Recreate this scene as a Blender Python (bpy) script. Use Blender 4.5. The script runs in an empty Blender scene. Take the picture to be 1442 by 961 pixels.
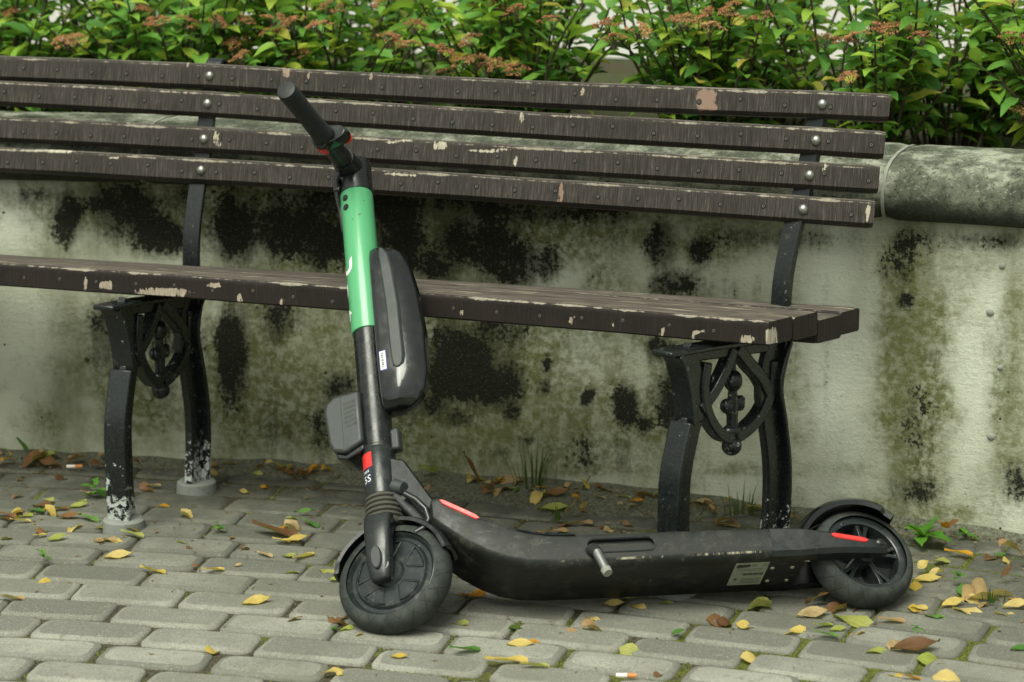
import bpy, math, random
import numpy as np
from mathutils import Matrix, Vector
random.seed(7)
RNG = np.random.default_rng(7)
R = math.radians
sc = bpy.context.scene
col = sc.collection

# ------------------------------------------------------------------ camera, sky, sun, exposure
CAM_H, TILT, FPX = 1.35, R(12.66), 3405.0
cam_data = bpy.data.cameras.new('camera')
cam = bpy.data.objects.new('camera', cam_data)
col.objects.link(cam)
cam.location = (0, 0, CAM_H)
cam.rotation_euler = (R(90) - TILT, 0, 0)
cam_data.sensor_width = 36.0
cam_data.lens = 36.0 * FPX / 1442.0
cam_data.clip_start = 0.05
cam_data.clip_end = 2000
cam_data.dof.use_dof = True
cam_data.dof.focus_distance = 4.25
cam_data.dof.aperture_fstop = 4.2
sc.camera = cam

SUN_EL, SUN_AZ = R(60), R(208)      # azimuth clockwise from +Y: behind the camera, a little to its left
world = bpy.data.worlds.new('World')
sc.world = world
world.use_nodes = True
wn = world.node_tree
bg = wn.nodes['Background']
sky = wn.nodes.new('ShaderNodeTexSky')
sky.sky_type = 'NISHITA'
sky.sun_disc = False
sky.sun_elevation = SUN_EL
sky.sun_rotation = SUN_AZ
sky.air_density = 1.0
sky.dust_density = 4.0
sky.ozone_density = 1.0
hs = wn.nodes.new('ShaderNodeHueSaturation')     # an overcast sky is grey, not blue
hs.inputs['Saturation'].default_value = 0.18
tint = wn.nodes.new('ShaderNodeMix'); tint.data_type = 'RGBA'; tint.blend_type = 'MULTIPLY'
tint.inputs[0].default_value = 1.0
tint.inputs[7].default_value = (0.965, 1.0, 0.88, 1)
wn.links.new(sky.outputs[0], hs.inputs['Color'])
wn.links.new(hs.outputs[0], tint.inputs[6])
wn.links.new(tint.outputs[2], bg.inputs['Color'])
bg.inputs['Strength'].default_value = 0.080
sun_d = bpy.data.lights.new('sun', 'SUN')
sun_d.energy = 1.5
sun_d.angle = R(36)
sun_d.color = (0.99, 1.0, 0.86)
sun = bpy.data.objects.new('sun', sun_d)
col.objects.link(sun)
sdir = Vector((math.sin(SUN_AZ) * math.cos(SUN_EL), math.cos(SUN_AZ) * math.cos(SUN_EL), math.sin(SUN_EL)))
sun.rotation_euler = sdir.to_track_quat('Z', 'Y').to_euler()
sun.location = (0, 0, 6)
vs = sc.view_settings
vs.view_transform = 'Standard'
vs.look = 'None'
vs.gamma = 1.0
vs.exposure = 1.10

# ------------------------------------------------------------------ photo pixel -> place
_c, _s = math.cos(TILT), math.sin(TILT)
def ray(px, py):
    x = (px - 721) / FPX; u = -(py - 480.5) / FPX
    return Vector((x, _c + u * _s, -_s + u * _c))
def on_z(px, py, z=0.0):
    d = ray(px, py); t = (z - CAM_H) / d.z
    return Vector((0, 0, CAM_H)) + d * t
def on_y(px, py, y):
    d = ray(px, py); t = y / d.y
    return Vector((0, 0, CAM_H)) + d * t
def pix(p):
    z = p[2] - CAM_H
    dep = p[1] * _c - z * _s
    return 721 + FPX * p[0] / dep, 480.5 - FPX * (p[1] * _s + z * _c) / dep

def wall_y(x):
    x0 = max(-1.3, min(1.3, x))
    y = 4.672 - 0.30 * x0 - 0.085 * x0 * x0
    return y + (x - x0) * (-0.30 - 0.17 * x0)
def wall_slope(x):
    x0 = max(-1.3, min(1.3, x))
    return -0.30 - 0.17 * x0
def on_wall(px, py):
    y = 4.6
    for _ in range(8):
        p = on_y(px, py, y); y = wall_y(p.x)
    return on_y(px, py, y)

# ------------------------------------------------------------------ mesh helpers
class MB:
    def __init__(self):
        self.v = []; self.f = []; self.uv = []; self.mi = []
    def add(self, verts, faces, M=None, uv=None, mi=0):
        b = len(self.v)
        for p in verts:
            self.v.append(tuple(M @ Vector(p)) if M is not None else tuple(p))
        for k, f in enumerate(faces):
            self.f.append([b + i for i in f])
            self.uv.append(uv[k] if uv else None)
            self.mi.append(mi)
        return self
    def box(self, lo, hi, M=None, mi=0):
        x0, y0, z0 = lo; x1, y1, z1 = hi
        vs_ = [(x0,y0,z0),(x1,y0,z0),(x1,y1,z0),(x0,y1,z0),(x0,y0,z1),(x1,y0,z1),(x1,y1,z1),(x0,y1,z1)]
        return self.add(vs_, [(0,3,2,1),(4,5,6,7),(0,1,5,4),(1,2,6,5),(2,3,7,6),(3,0,4,7)], M, mi=mi)
    def rings(self, rings, close=True, cap=True, M=None, mi=0):
        n = len(rings[0]); vs_ = [p for r in rings for p in r]; fs = []
        for i in range(len(rings) - 1):
            for j in range(n if close else n - 1):
                k = (j + 1) % n
                fs.append((i*n + j, i*n + k, (i+1)*n + k, (i+1)*n + j))
        if cap:
            fs.append(tuple(reversed(range(n)))); fs.append(tuple((len(rings)-1)*n + j for j in range(n)))
        return self.add(vs_, fs, M, mi=mi)
    def tube(self, pts, rad, n=12, M=None, cap=True, mi=0):
        pts = [Vector(p) for p in pts]
        if not hasattr(rad, '__len__'): rad = [rad] * len(pts)
        rs = []; prev = None
        for i, p in enumerate(pts):
            t = (pts[min(i+1, len(pts)-1)] - pts[max(i-1, 0)]).normalized()
            if prev is None:
                a = Vector((0,0,1)) if abs(t.z) < 0.9 else Vector((1,0,0))
                e1 = t.cross(a).normalized()
            else:
                e1 = (prev - t * prev.dot(t)).normalized()
            e2 = t.cross(e1); prev = e1
            rs.append([tuple(p + (e1 * math.cos(q) + e2 * math.sin(q)) * rad[i]) for q in [2*math.pi*k/n for k in range(n)]])
        return self.rings(rs, True, cap, M, mi)
    def lathe(self, prof, n=32, M=None, axis='Z', a0=0, a1=2*math.pi, mi=0):
        full = abs(a1 - a0 - 2*math.pi) < 1e-6
        m = n if full else n + 1
        rs = []
        for k in range(m):
            a = a0 + (a1 - a0) * k / n
            if axis == 'Z': rs.append([(r*math.cos(a), r*math.sin(a), h) for r, h in prof])
            else: rs.append([(r*math.cos(a), h, r*math.sin(a)) for r, h in prof])
        q = len(prof); vs_ = [p for r in rs for p in r]; fs = []
        for i in range(n):
            i2 = (i + 1) % m
            for j in range(q - 1):
                fs.append((i*q + j, i2*q + j, i2*q + j + 1, i*q + j + 1))
        return self.add(vs_, fs, M, mi=mi)
    def ball(self, c, r, n=12, m=8, M=None, mi=0):
        if not hasattr(r, '__len__'): r = (r, r, r)
        rs = []
        for i in range(1, m):
            t = math.pi * i / m
            rs.append([(c[0]+r[0]*math.sin(t)*math.cos(2*math.pi*k/n), c[1]+r[1]*math.sin(t)*math.sin(2*math.pi*k/n), c[2]-r[2]*math.cos(t)) for k in range(n)])
        b = [p for q in rs for p in q]; fs = []
        for i in range(m - 2):
            for k in range(n):
                k2 = (k+1) % n
                fs.append((i*n+k, i*n+k2, (i+1)*n+k2, (i+1)*n+k))
        lo = len(b); b.append((c[0], c[1], c[2]-r[2])); b.append((c[0], c[1], c[2]+r[2]))
        for k in range(n):
            fs.append((lo, (k+1) % n, k)); fs.append((lo+1, (m-2)*n+k, (m-2)*n+(k+1) % n))
        return self.add(b, fs, M, mi=mi)
    def prism(self, poly, d0, d1, axis='y', M=None, mi=0):
        n = len(poly)
        mk = {'y': lambda a, b, d: (a, d, b), 'x': lambda a, b, d: (d, a, b), 'z': lambda a, b, d: (a, b, d)}[axis]
        vs_ = [mk(a, b, d0) for a, b in poly] + [mk(a, b, d1) for a, b in poly]
        fs = [tuple(range(n)), tuple(reversed(range(n, 2*n)))] + [(j, n+j, n+(j+1) % n, (j+1) % n) for j in range(n)]
        return self.add(vs_, fs, M, mi=mi)
    def mesh(self, name, smooth=True, angle=38, fix=True):
        me = bpy.data.meshes.new(name)
        me.from_pydata(self.v, [], self.f)
        if any(u for u in self.uv):
            l = me.uv_layers.new(name='UVMap'); k = 0
            for poly, u in zip(self.f, self.uv):
                for i in range(len(poly)):
                    if u: l.data[k].uv = u[i]
                    k += 1
        if any(self.mi): me.polygons.foreach_set('material_index', self.mi)
        if fix:
            import bmesh
            bm = bmesh.new(); bm.from_mesh(me)
            bmesh.ops.recalc_face_normals(bm, faces=bm.faces)
            bm.to_mesh(me); bm.free()
        if smooth:
            me.shade_smooth()
            me.set_sharp_from_angle(angle=R(angle))
        me.update()
        return me

def link(name, me, mats=None, parent=None, loc=None):
    o = bpy.data.objects.new(name, me)
    col.objects.link(o)
    if mats is not None and me is not None and len(me.materials) == 0:
        for m in (mats if isinstance(mats, (list, tuple)) else [mats]): me.materials.append(m)
    if parent is not None: o.parent = parent
    if loc is not None: o.location = loc
    return o
def part(name, mb, m, parent=None, loc=None, bevel=0, seg=2, angle=38, smooth=True, fix=True):
    o = link(name, mb.mesh(name, smooth, angle, fix), m, parent, loc)
    if bevel:
        b = o.modifiers.new('bevel', 'BEVEL'); b.width = bevel; b.segments = seg; b.limit_method = 'ANGLE'; b.angle_limit = R(35)
    return o
def tag(o, label=None, cat=None, group=None, kind=None):
    if label: o['label'] = label
    if cat: o['category'] = cat
    if group: o['group'] = group
    if kind: o['kind'] = kind
    return o
def empty(name, loc=(0,0,0), rot=(0,0,0)):
    o = bpy.data.objects.new(name, None); col.objects.link(o)
    o.location = loc; o.rotation_euler = rot; o.empty_display_size = 0.1
    return o
def copy_to(o, parent, loc=None, rot=None, scl=None):
    c = o.copy(); col.objects.link(c); c.parent = parent
    if loc is not None: c.location = loc
    if rot is not None: c.rotation_euler = rot
    if scl is not None: c.scale = scl
    return c

# ------------------------------------------------------------------ materials
class NT:
    def __init__(self, name):
        self.m = bpy.data.materials.new(name); self.m.use_nodes = True
        self.t = self.m.node_tree; self.b = self.t.nodes['Principled BSDF']
    def n(self, typ, **kw):
        nd = self.t.nodes.new('ShaderNode' + typ)
        for k, v in kw.items(): setattr(nd, k, v)
        return nd
    def set(self, sock, v):
        if v is None: return
        if isinstance(v, bpy.types.NodeSocket): self.t.links.new(v, sock)
        elif hasattr(v, '__len__') and len(v) == 3 and sock.type == 'RGBA': sock.default_value = (*v, 1)
        else: sock.default_value = v
    def math(self, op, a, b=None, c=None, clamp=False):
        nd = self.n('Math', operation=op, use_clamp=clamp)
        self.set(nd.inputs[0], a); self.set(nd.inputs[1], b)
        if c is not None: self.set(nd.inputs[2], c)
        return nd.outputs[0]
    def noise(self, scale, vec=None, detail=4, rough=0.55, dist=0.0):
        nd = self.n('TexNoise'); nd.inputs['Scale'].default_value = scale; nd.inputs['Detail'].default_value = detail
        nd.inputs['Roughness'].default_value = rough; nd.inputs['Distortion'].default_value = dist
        if vec is not None: self.set(nd.inputs['Vector'], vec)
        return nd.outputs['Fac']
    def voro(self, scale, vec=None, feature='F1', rnd=1.0):
        nd = self.n('TexVoronoi', feature=feature); nd.inputs['Scale'].default_value = scale
        nd.inputs['Randomness'].default_value = rnd
        if vec is not None: self.set(nd.inputs['Vector'], vec)
        return nd.outputs['Distance']
    def ramp(self, fac, lo, hi, a=0.0, b=1.0):
        nd = self.n('MapRange', interpolation_type='SMOOTHSTEP')
        self.set(nd.inputs[0], fac); nd.inputs[1].default_value = lo; nd.inputs[2].default_value = hi
        nd.inputs[3].default_value = a; nd.inputs[4].default_value = b
        return nd.outputs[0]
    def mix(self, f, a, b, blend='MIX'):
        nd = self.n('Mix', data_type='RGBA', blend_type=blend)
        self.set(nd.inputs[0], f); self.set(nd.inputs[6], a); self.set(nd.inputs[7], b)
        return nd.outputs[2]
    def stops(self, f, cols):
        nd = self.n('ValToRGB'); e = nd.color_ramp.elements
        while len(e) < len(cols): e.new(0.5)
        for k, (p, c) in enumerate(cols): e[k].position = p; e[k].color = (*c, 1)
        self.set(nd.inputs[0], f); return nd.outputs[0]
    def pos(self): return self.n('NewGeometry').outputs['Position']
    def obj(self): return self.n('TexCoord').outputs['Object']
    def vmul(self, v, s):
        nd = self.n('VectorMath', operation='MULTIPLY'); self.set(nd.inputs[0], v); nd.inputs[1].default_value = s
        return nd.outputs[0]
    def attr(self, name, typ='GEOMETRY'):
        nd = self.n('Attribute', attribute_name=name, attribute_type=typ); return nd.outputs['Fac']
    def bump(self, h, strength=0.3, dist=0.002, prev=None):
        nd = self.n('Bump'); nd.inputs['Strength'].default_value = strength; nd.inputs['Distance'].default_value = dist
        self.set(nd.inputs['Height'], h)
        if prev is not None: self.set(nd.inputs['Normal'], prev)
        return nd.outputs[0]
    def out(self, color=None, rough=None, metal=None, normal=None, spec=None, coat=None):
        b = self.b
        if color is not None: self.set(b.inputs['Base Color'], color)
        if rough is not None: self.set(b.inputs['Roughness'], rough)
        if metal is not None: self.set(b.inputs['Metallic'], metal)
        if normal is not None: self.set(b.inputs['Normal'], normal)
        if spec is not None: self.set(b.inputs['Specular IOR Level'], spec)
        if coat is not None: self.set(b.inputs['Coat Weight'], coat)
        return self.m

def m_paver():
    k = NT('worn_concrete_paver'); p = k.pos()
    rnd = k.n('ObjectInfo').outputs['Random']
    big = k.noise(5.5, p, 5, 0.6); fine = k.noise(330, p, 3, 0.7); mid = k.noise(60, p, 4, 0.65)
    isl = k.n('NewGeometry').outputs['Random Per Island']
    t = k.math('FRACT', k.math('ADD', rnd, isl))
    c = k.mix(k.ramp(big, 0.3, 0.7), (0.205, 0.205, 0.172), (0.325, 0.325, 0.276))
    c = k.mix(k.ramp(t, 0.10, 1.0, 0, 0.95), c, (0.142, 0.142, 0.120))
    c = k.mix(k.ramp(fine, 0.56, 0.74), c, (0.44, 0.435, 0.375))
    c = k.mix(k.ramp(fine, 0.47, 0.27), c, (0.10, 0.10, 0.08))
    c = k.mix(k.ramp(mid, 0.54, 0.74, 0, 0.75), c, (0.14, 0.14, 0.10))
    # damp dirt mixed with painted shade towards the wall foot, and green film at the rims
    dirt_shade = k.attr('dirt_shade', 'OBJECT')
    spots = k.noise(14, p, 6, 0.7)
    c = k.mix(k.math('MULTIPLY', dirt_shade, k.ramp(spots, 0.25, 0.6, 0.55, 1.0)), c, (0.062, 0.064, 0.050))
    stain = k.ramp(k.noise(3.4, p, 6, 0.72), 0.50, 0.70, 0, 0.65)
    c = k.mix(stain, c, (0.15, 0.15, 0.115))
    n = k.bump(fine, 0.55, 0.0012); n = k.bump(mid, 0.5, 0.004, n)
    return k.out(c, 0.92, normal=n, spec=0.25)

def m_joint():
    k = NT('joint_soil_and_moss'); p = k.pos()
    a = k.noise(9, p, 5, 0.65); f = k.noise(160, p, 4, 0.7)
    c = k.mix(k.ramp(f, 0.35, 0.65), (0.042, 0.037, 0.025), (0.11, 0.10, 0.070))
    sx = k.n('SeparateXYZ'); k.set(sx.inputs[0], p)
    grow = k.ramp(k.math('SUBTRACT', sx.outputs[0], k.math('MULTIPLY', k.math('SUBTRACT', sx.outputs[1], 3.9), 0.6)), -0.25, 0.75, 0, 0.22)
    c = k.mix(k.ramp(k.math('ADD', a, grow), 0.50, 0.64, 0, 0.9), c, k.mix(k.ramp(f, 0.3, 0.7), (0.055, 0.068, 0.014), (0.155, 0.175, 0.035)))
    return k.out(c, 1.0, normal=k.bump(f, 0.9, 0.006), spec=0.1)

def m_soil():
    k = NT('dusty_dark_soil'); p = k.pos()
    a = k.noise(7, p, 5, 0.65); f = k.noise(140, p, 5, 0.75)
    c = k.mix(k.ramp(f, 0.35, 0.68), (0.075, 0.077, 0.054), (0.18, 0.184, 0.138))
    c = k.mix(k.ramp(a, 0.52, 0.72, 0, 0.6), c, (0.060, 0.066, 0.025))
    return k.out(c, 1.0, normal=k.bump(f, 0.9, 0.006), spec=0.1)

def m_ground():
    k = NT('bare_earth'); p = k.pos()
    a = k.noise(3, p, 6, 0.7); f = k.noise(90, p, 4, 0.7)
    c = k.mix(k.ramp(a, 0.35, 0.65), (0.055, 0.045, 0.03), (0.05, 0.075, 0.025))
    c = k.mix(k.ramp(f, 0.4, 0.7, 0, 0.6), c, (0.11, 0.09, 0.06))
    return k.out(c, 1.0, normal=k.bump(f, 0.8, 0.01), spec=0.1)

def m_path():
    k = NT('pale_gravel_path'); p = k.pos()
    f = k.noise(70, p, 4, 0.7)
    return k.out(k.mix(f, (0.34, 0.335, 0.30), (0.46, 0.45, 0.41)), 0.95, normal=k.bump(f, 0.4, 0.006))

def m_wall():
    k = NT('mouldy_cast_concrete'); p = k.pos()
    mold_shade, algae, light = k.attr('mold_shade'), k.attr('algae'), k.attr('light')
    st = k.vmul(p, (1.0, 1.0, 0.25))
    wob = k.noise(11, p, 7, 0.68); fine = k.noise(120, p, 5, 0.72); big = k.noise(3.5, st, 6, 0.6)
    grit = k.noise(420, p, 3, 0.7)
    board = k.noise(55, k.vmul(p, (0.10, 0.10, 2.4)), 4, 0.7)
    c = k.mix(k.ramp(big, 0.3, 0.7), (0.36, 0.375, 0.275), (0.50, 0.515, 0.41))
    c = k.mix(k.ramp(k.noise(1.0, k.vmul(p, (8, 8, 0.7)), 5, 0.6), 0.46, 0.66, 0, 0.6), c, (0.19, 0.20, 0.135))
    c = k.mix(k.ramp(board, 0.45, 0.72, 0, 0.28), c, (0.25, 0.26, 0.185))
    c = k.mix(k.math('MULTIPLY', light, k.ramp(wob, 0.2, 0.6, 0.7, 1.0)), c, (0.66, 0.685, 0.575))
    # olive film, grainy
    af = k.math('ADD', algae, k.math('MULTIPLY', k.math('SUBTRACT', wob, 0.5), 1.5))
    ag = k.math('MULTIPLY', k.ramp(af, 0.05, 0.70), k.ramp(k.noise(60, p, 5, 0.7), 0.34, 0.60, 0.40, 1.0))
    c = k.mix(ag, c, (0.130, 0.138, 0.054))
    strk = k.noise(1.0, k.vmul(p, (17, 17, 1.3)), 5, 0.65)
    soft = k.ramp(k.math('ADD', k.math('MULTIPLY', mold_shade, 0.9), k.math('ADD', k.math('MULTIPLY', k.math('SUBTRACT', strk, 0.5), 1.3), k.math('MULTIPLY', k.math('SUBTRACT', fine, 0.5), 0.7))), 0.10, 0.60, 0, 0.80)
    c = k.mix(soft, c, (0.040, 0.042, 0.021))
    # black mould and the shade painted under the coping, with ragged edges
    mf = k.math('ADD', mold_shade, k.math('MULTIPLY', k.math('SUBTRACT', wob, 0.5), 2.1))
    mf = k.math('ADD', mf, k.math('MULTIPLY', k.math('SUBTRACT', fine, 0.5), 1.5))
    mf = k.math('ADD', mf, k.math('MULTIPLY', k.math('SUBTRACT', strk, 0.5), 0.7))
    mk = k.ramp(mf, 0.52, 0.70, 0, 0.96)
    c = k.mix(mk, c, (0.011, 0.012, 0.007))
    sp = k.ramp(fine, 0.62, 0.73, 0, 0.6)
    c = k.mix(k.math('MULTIPLY', sp, k.ramp(k.noise(6, p, 4, 0.6), 0.32, 0.52)), c, (0.035, 0.037, 0.02))
    c = k.mix(k.ramp(grit, 0.62, 0.75, 0, 0.4), c, (0.05, 0.05, 0.034))
    c = k.mix(k.ramp(grit, 0.42, 0.26, 0, 0.35), c, (0.52, 0.53, 0.44))
    pk = k.ramp(k.voro(26, p), 0.085, 0.055)
    sel = k.ramp(k.noise(8, p, 2), 0.5, 0.56)
    pit = k.math('MULTIPLY', pk, sel)
    c = k.mix(pit, c, (0.03, 0.03, 0.02))
    n = k.bump(k.math('SUBTRACT', fine, pit), 0.55, 0.006); n = k.bump(board, 0.22, 0.004, n); n = k.bump(grit, 0.4, 0.0018, n)
    return k.out(c, 0.95, normal=n, spec=0.2)

def m_coping():
    k = NT('lichen_grown_coping'); p = k.pos()
    a = k.noise(13, p, 7, 0.7); f = k.noise(150, p, 4, 0.7); b = k.noise(420, p, 2)
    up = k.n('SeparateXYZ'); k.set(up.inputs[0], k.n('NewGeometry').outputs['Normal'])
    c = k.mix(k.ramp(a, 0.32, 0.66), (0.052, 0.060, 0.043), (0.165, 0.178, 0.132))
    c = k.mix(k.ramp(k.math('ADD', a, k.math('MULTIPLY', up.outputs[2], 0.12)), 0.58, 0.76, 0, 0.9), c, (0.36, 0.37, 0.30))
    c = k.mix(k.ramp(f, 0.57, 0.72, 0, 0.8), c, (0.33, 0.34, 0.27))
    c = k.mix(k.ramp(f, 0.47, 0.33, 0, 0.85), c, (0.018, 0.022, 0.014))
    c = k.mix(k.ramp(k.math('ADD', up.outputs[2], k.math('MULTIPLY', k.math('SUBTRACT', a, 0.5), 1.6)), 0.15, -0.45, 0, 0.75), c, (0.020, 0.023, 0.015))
    n = k.bump(f, 0.7, 0.004); n = k.bump(b, 0.4, 0.0015, n)
    return k.out(c, 0.95, normal=n, spec=0.2)

def m_slat(name, hface, seat):
    k = NT(name); uvn = k.n('UVMap').outputs[0]
    sp = k.n('SeparateXYZ'); k.set(sp.inputs[0], uvn); u, v = sp.outputs[0], sp.outputs[1]
    p = k.pos()
    cross = k.noise(1.0, k.vmul(uvn, (420, 22, 1)), 6, 0.72)      # grain marks that run across the face
    along = k.noise(1.0, k.vmul(uvn, (9, 330, 1)), 5, 0.65)       # grain along the top
    blot = k.noise(10, p, 5, 0.6); rag = k.noise(70, p, 5, 0.75); rag2 = k.noise(1.0, k.vmul(uvn, (160, 45, 1)), 4, 0.7)
    ontop = k.ramp(v, hface + 0.002, hface + 0.006)
    if seat: base = k.mix(k.ramp(blot, 0.3, 0.7), (0.012, 0.0076, 0.0062), (0.020, 0.0130, 0.0106))
    else: base = k.mix(k.ramp(blot, 0.3, 0.7), (0.028, 0.0218, 0.0178), (0.048, 0.0385, 0.0315))
    c = k.mix(k.ramp(cross, 0.53, 0.40, 0, 0.85 if not seat else 0.45), base, (0.009, 0.0075, 0.0065))
    c = k.mix(k.ramp(cross, 0.55, 0.70, 0, 0.75 if not seat else 0.2), c, (0.15, 0.132, 0.112))
    top = k.mix(k.ramp(along, 0.35, 0.66), (0.032, 0.026, 0.021), (0.155, 0.135, 0.11))
    top = k.mix(k.ramp(k.noise(1.0, k.vmul(uvn, (6, 120, 1)), 4, 0.7), 0.57, 0.66), top, (0.42, 0.37, 0.28))
    c = k.mix(ontop, c, top)
    # paint worn off the upper arris
    e = k.math('ABSOLUTE', k.math('SUBTRACT', v, hface + 0.0005))
    wid = k.math('MULTIPLY', k.ramp(k.noise(13, p, 4, 0.7), 0.42, 0.72), 0.0034 if not seat else 0.0046)
    wid = k.math('ADD', wid, k.math('MULTIPLY', k.math('SUBTRACT', rag, 0.45), 0.008))
    edge = k.ramp(k.math('SUBTRACT', wid, e), 0.0, 0.0012)
    if seat:
        e2 = k.math('ABSOLUTE', k.math('SUBTRACT', v, hface + 0.0600))
        edge = k.math('MAXIMUM', edge, k.ramp(k.math('SUBTRACT', wid, e2), 0.0, 0.0012))
    wood = k.mix(k.ramp(rag2, 0.3, 0.7), (0.30, 0.27, 0.205), (0.52, 0.47, 0.37))
    c = k.mix(k.math('MULTIPLY', edge, 0.6), c, wood)
    chip = k.attr('chip'); red = k.attr('red')
    cm = k.ramp(k.math('ADD', chip, k.math('MULTIPLY', k.math('SUBTRACT', rag2, 0.5), 1.6)), 0.66, 0.72)
    c = k.mix(cm, c, k.mix(red, wood, (0.24, 0.155, 0.115)))
    wear = k.ramp(rag2, 0.70, 0.76, 0, 0.8 if seat else 0.25)
    c = k.mix(k.math('MULTIPLY', wear, k.ramp(blot, 0.45, 0.6)), c, (0.36, 0.30, 0.22))
    n = k.bump(k.mix(ontop, cross, along), 0.8, 0.0026); n = k.bump(k.math('MULTIPLY', k.math('ADD', edge, cm), -1.0), 0.6, 0.001, n)
    return k.out(c, 0.62, normal=n, spec=0.35)

def m_iron():
    k = NT('flaking_black_iron_paint'); p = k.pos()
    a = k.noise(7, p, 4, 0.6); f = k.noise(85, p, 5, 0.75); g = k.noise(300, p, 3)
    c = k.mix(k.ramp(g, 0.4, 0.7), (0.005, 0.0075, 0.0078), (0.011, 0.015, 0.015))
    low = k.n('SeparateXYZ'); k.set(low.inputs[0], p)
    zz = k.ramp(low.outputs[2], 0.16, 0.02, 0, 0.17)
    ch = k.ramp(k.math('ADD', f, k.math('ADD', zz, k.math('MULTIPLY', k.math('SUBTRACT', a, 0.5), 0.30))), 0.655, 0.68)
    c = k.mix(ch, c, (0.42, 0.45, 0.43))
    rs = k.ramp(k.noise(40, p, 4, 0.7), 0.62, 0.70, 0, 0.6)
    c = k.mix(rs, c, (0.055, 0.045, 0.03))
    n = k.bump(g, 0.25, 0.001); n = k.bump(ch, 0.5, -0.001, n)
    return k.out(c, k.ramp(f, 0.4, 0.7, 0.24, 0.42), normal=n, spec=0.5)

def m_plain(name, colr, rough=0.5, metal=0.0, grime=0.35, spec=0.5, scale=45, grimecol=(0.10, 0.095, 0.075), coat=None):
    k = NT(name); p = k.obj()
    a = k.noise(scale, p, 5, 0.7); b = k.noise(7, p, 4, 0.6); f = k.noise(350, p, 2)
    m = k.math('MULTIPLY', k.ramp(a, 0.50, 0.74), k.ramp(b, 0.40, 0.66, 0, grime))
    c = k.mix(m, colr, grimecol)
    s = k.math('MULTIPLY', k.ramp(k.noise(150, p, 4, 0.8), 0.665, 0.70), grime)
    c = k.mix(s, c, (0.36, 0.36, 0.32))
    rr = k.ramp(a, 0.3, 0.7, max(rough - 0.08, 0.02), min(rough + 0.14, 1))
    return k.out(c, rr, metal, k.bump(f, 0.10, 0.0006), spec, coat)

def m_deckdirt():
    k = NT('scuffed_black_underside'); p = k.obj()
    s = k.noise(1.0, k.vmul(p, (14, 170, 170)), 5, 0.7); a = k.noise(28, p, 6, 0.75); b = k.noise(8, p, 4, 0.6)
    f = k.noise(110, p, 4, 0.7)
    c = k.mix(k.ramp(b, 0.35, 0.7), (0.006, 0.007, 0.006), (0.012, 0.013, 0.0115))
    c = k.mix(k.math('MULTIPLY', k.ramp(a, 0.52, 0.72), 0.6), c, (0.080, 0.078, 0.052))
    c = k.mix(k.ramp(s, 0.60, 0.72, 0, 0.7), c, (0.075, 0.080, 0.066))
    c = k.mix(k.math('MULTIPLY', k.ramp(k.noise(17, p, 6, 0.75), 0.52, 0.72), 0.45), c, (0.075, 0.085, 0.072))
    c = k.mix(k.math('MULTIPLY', k.ramp(f, 0.66, 0.73), k.ramp(b, 0.5, 0.6)), c, (0.25, 0.24, 0.17))
    # bright wear on the arris between side and underside
    sp = k.n('SeparateXYZ'); k.set(sp.inputs[0], p)
    ed = k.ramp(k.math('ABSOLUTE', k.math('SUBTRACT', sp.outputs[2], 0.0825)), 0.0024, 0.0008)
    edn = k.ramp(k.noise(1.0, k.vmul(p, (22, 4, 4)), 5, 0.75), 0.50, 0.60)
    sidey = k.ramp(sp.outputs[1], -0.066, -0.072)
    rear = k.ramp(sp.outputs[0], 0.27, 0.30)
    c = k.mix(k.math('MULTIPLY', k.math('MULTIPLY', ed, edn), k.math('MULTIPLY', sidey, rear)), c, (0.32, 0.31, 0.22))
    n = k.bump(f, 0.25, 0.0008); n = k.bump(s, 0.3, 0.0006, n)
    return k.out(c, k.ramp(a, 0.3, 0.7, 0.36, 0.62), normal=n, spec=0.42)

def m_rubber():
    k = NT('treaded_grey_rubber'); uvn = k.n('UVMap').outputs[0]
    sp = k.n('SeparateXYZ'); k.set(sp.inputs[0], uvn); u, v = sp.outputs[0], sp.outputs[1]   # u: turns*N, v: -1..1 across
    f = k.noise(300, k.obj(), 3); a = k.noise(30, k.obj(), 4, 0.6)
    av = k.math('ABSOLUTE', v)
    w1 = k.math('ABSOLUTE', k.math('SUBTRACT', k.math('FRACT', k.math('ADD', u, k.math('MULTIPLY', v, 0.85))), 0.5))
    w2 = k.math('ABSOLUTE', k.math('SUBTRACT', k.math('FRACT', k.math('SUBTRACT', u, k.math('MULTIPLY', v, 0.85))), 0.5))
    l1 = k.ramp(w1, 0.045, 0.015); l2 = k.ramp(w2, 0.045, 0.015)
    g = k.math('MULTIPLY', k.math('MAXIMUM', l1, l2), k.ramp(av, 0.95, 0.8))
    c = k.mix(k.ramp(a, 0.35, 0.7), (0.022, 0.027, 0.025), (0.046, 0.052, 0.046))
    c = k.mix(k.math('MULTIPLY', g, 0.3), c, (0.016, 0.018, 0.016))
    n = k.bump(k.math('MULTIPLY', g, -1.0), 0.6, 0.002); n = k.bump(f, 0.2, 0.001, n)
    return k.out(c, 0.78, normal=n, spec=0.3)

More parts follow.
